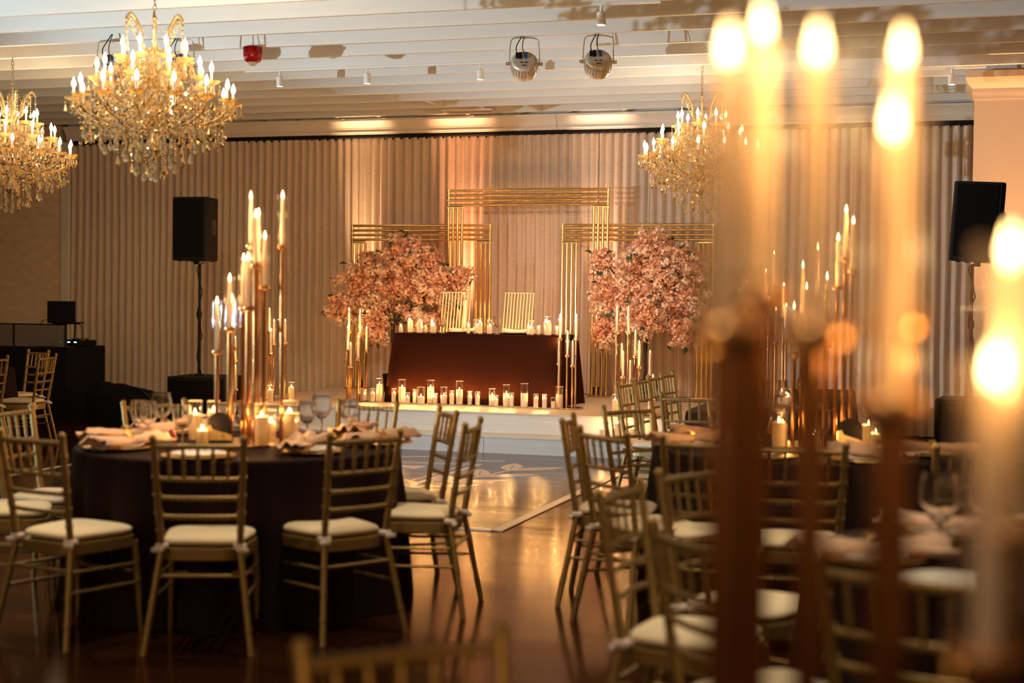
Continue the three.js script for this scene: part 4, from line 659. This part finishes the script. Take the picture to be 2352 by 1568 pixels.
// ---------- ceiling fittings ----------
{
  const a = thing('fire_alarm', 'red fire alarm sounder with a clear strobe under the ceiling boards', 'fire alarm', [-6.235, 3.7, -12.1]);
  part('body', lathe([[0.001, -0.13], [0.055, -0.13], [0.078, -0.115], [0.088, -0.07], [0.09, 0], [0.001, 0]], 8), M.red, a); part('strobe', lathe([[0.001, -0.165], [0.025, -0.16], [0.042, -0.145], [0.044, -0.128], [0.001, -0.128]], 16), M.white, a);
  const mkPar = (label, pos, yaw, glow, power) => {
    const p = thing('par_light', label, 'spotlight', pos, yaw, 'can spotlights under the ceiling'); p.scale.setScalar(0.78);
    part('yoke', tube([[-0.165, -0.29, 0], [-0.155, -0.1, 0], [-0.14, -0.03, 0], [-0.1, -0.012, 0], [0.1, -0.012, 0], [0.14, -0.03, 0], [0.155, -0.1, 0], [0.165, -0.29, 0]], 0.008, 40, 6), M.metal, p);
    part('clamp', mg([cyl(0.02, 0.02, 0.03, 10, 0, -0.02), box(0.05, 0.012, 0.04, 0, -0.012, 0)]), M.metal, p);
    for (const s of [-1, 1]) part('knob', rod(V(s * 0.15, -0.29, 0), V(s * 0.2, -0.29, 0), 0.018, 0.018, 10), M.metal, p);
    const can = new THREE.Group(); can.name = 'can'; can.position.set(0, -0.29, 0); can.rotation.x = -0.55; p.add(can);      // points away from us, down to the stage
    const shell = lathe([[0.001, 0.06], [0.11, 0.06], [0.135, 0.045], [0.142, 0.0], [0.142, -0.12], [0.13, -0.13]], 32); shell.rotateX(Math.PI / 2);
    part('shell', shell, M.parBody, can); part('lens', cyl(0.125, 0.125, 0.006, 24, 0, 0, 0).rotateX(Math.PI / 2), std({ color: 0, emissive: new THREE.Color(1, 0.74, 0.58), emissiveIntensity: 4 }), can, [0, 0, -0.128]);
    spot(can, [0, 0, -0.15], [0, 0, -6], new THREE.Color(...glow), power, 0.52, 0.8, 5);
    part('cooling_fins', mg([...Array(28)].map((_, i) => { const g = box(0.006, 0.012, 0.1, 0, 0.146, -0.02); g.rotateZ(i / 28 * 2 * Math.PI); return g; })), M.parBody, can);
    part('plug', rbox(0.03, 0.05, 0.05, 0.006, 0.02, 0.05, 0.08), M.blue, can); part('plug', mg([rbox(0.035, 0.06, 0.05, 0.006, -0.045, 0.05, 0.08), rbox(0.03, 0.05, 0.05, 0.006, -0.08, 0.05, 0.08)]), M.black, can);
    part('vent_slot', mg([box(0.03, 0.01, 0.006, -0.03, -0.03, 0.062), box(0.03, 0.01, 0.006, 0.02, -0.03, 0.062), box(0.05, 0.008, 0.006, 0, -0.07, 0.062)]), M.black, can);
    part('power_cable', mg([tube([[-0.06, -0.24, 0.09], [-0.09, -0.14, 0.1], [-0.04, -0.02, 0.06], [0.0, 0.06, 0.02]], 0.006, 24, 5), tube([[0.02, -0.24, 0.09], [-0.02, -0.14, 0.1], [-0.01, -0.02, 0.06], [0.01, 0.06, 0.02]], 0.005, 24, 5)]), M.black, p);
    return p;
  };
  const p0 = mkPar('can spotlight on a yoke with black cables, left of the pair at top centre', [-3.73, 3.7, -12.16], 0.3, [1, 0.7, 0.52], 20);
  dup(p0, [-3.1, 3.7, -12.2], 0.34, 'can spotlight on a yoke, right of the pair at top centre');
  mkPar('can spotlight with blue plug half hidden behind the largest chandelier', [-7.26, 3.7, -11.46], 0.42, [1, 0.86, 0.4], 6);
  mkPar('can spotlight mostly hidden behind the right of the largest chandelier', [-6.65, 3.7, -11.56], 0.1, [1, 0.74, 0.5], 6);
  const mkTrack = (label, x, z, w) => { const t = thing('light_track', label, 'track', [x, 3.69, z]); part('track', rbox(w, 0.02, 0.034, 0.003, 0, 0, 0), M.white, t); return t; };
  mkTrack('white light track along the ceiling boards carrying three small spots', -5.5, -13.34, 2.9); mkTrack('short white light track at top centre above the can spotlights', -2.75, -10.9, 0.9); mkTrack('short white light track at the right beside the column crown', -0.32, -14.62, 0.6);
  const mkSpot = (label, pos) => {
    const s = thing('track_spot', label, 'spotlight', pos, 0, 'small white track spots');
    part('stem', cyl(0.012, 0.012, 0.05, 8, 0, -0.05), M.white, s); part('can', lathe([[0.001, -0.05], [0.03, -0.05], [0.034, -0.055], [0.034, -0.145], [0.03, -0.145], [0.029, -0.135]], 20), M.white, s); part('lens', cyl(0.029, 0.029, 0.004, 18, 0, -0.14), M.led, s);
    spot(s, [0, -0.15, 0], [0, -3, 0], new THREE.Color(1, 0.78, 0.5), 5, 0.5, 0.6, 1.2); return s;
  };
  const s0 = mkSpot('small white track spot below the red alarm, leftmost of the lit ones', [-6.58, 3.68, -13.34]);
  dup(s0, [-5.66, 3.68, -13.34], 0, 'small white track spot second from left under the ceiling'); dup(s0, [-4.52, 3.68, -13.34], 0, 'small white track spot left of the can spotlights'); dup(s0, [-2.75, 3.68, -10.9], 0, 'small white track spot above the right can spotlight'); dup(s0, [-0.32, 3.68, -14.62], 0, 'small white track spot beside the crown of the right column');
  mkTrack('unseen white light track over the round tables, above the picture', -2.4, -6.0, 6.4);  // track and spots out of view, placed to light tables and seats from above
  for (const [x, w] of [[-4.6, 'leftmost'], [-3.0, 'second from left'], [-1.4, 'second from right'], [0.3, 'rightmost']]) { const t = dup(s0, [x, 3.68, -6.0], 0, `unseen white track spot lighting the round tables, ${w} on its track`); t.traverse((o) => { if (o.isSpotLight) { o.intensity = 11; o.angle = 0.62; } }); }
  mkTrack('unseen short white light track over the lower right table, above the picture', -0.2, -4.3, 1.2);
  const t3 = dup(s0, [-0.3, 3.68, -4.3], 0, 'unseen white track spot lighting the lower right table, above the picture'); t3.traverse((o) => { if (o.isSpotLight) { o.intensity = 12; o.angle = 0.5; } });  // out of view, placed to light the lower right place settings and chairs
}
renderer.render(scene, camera);
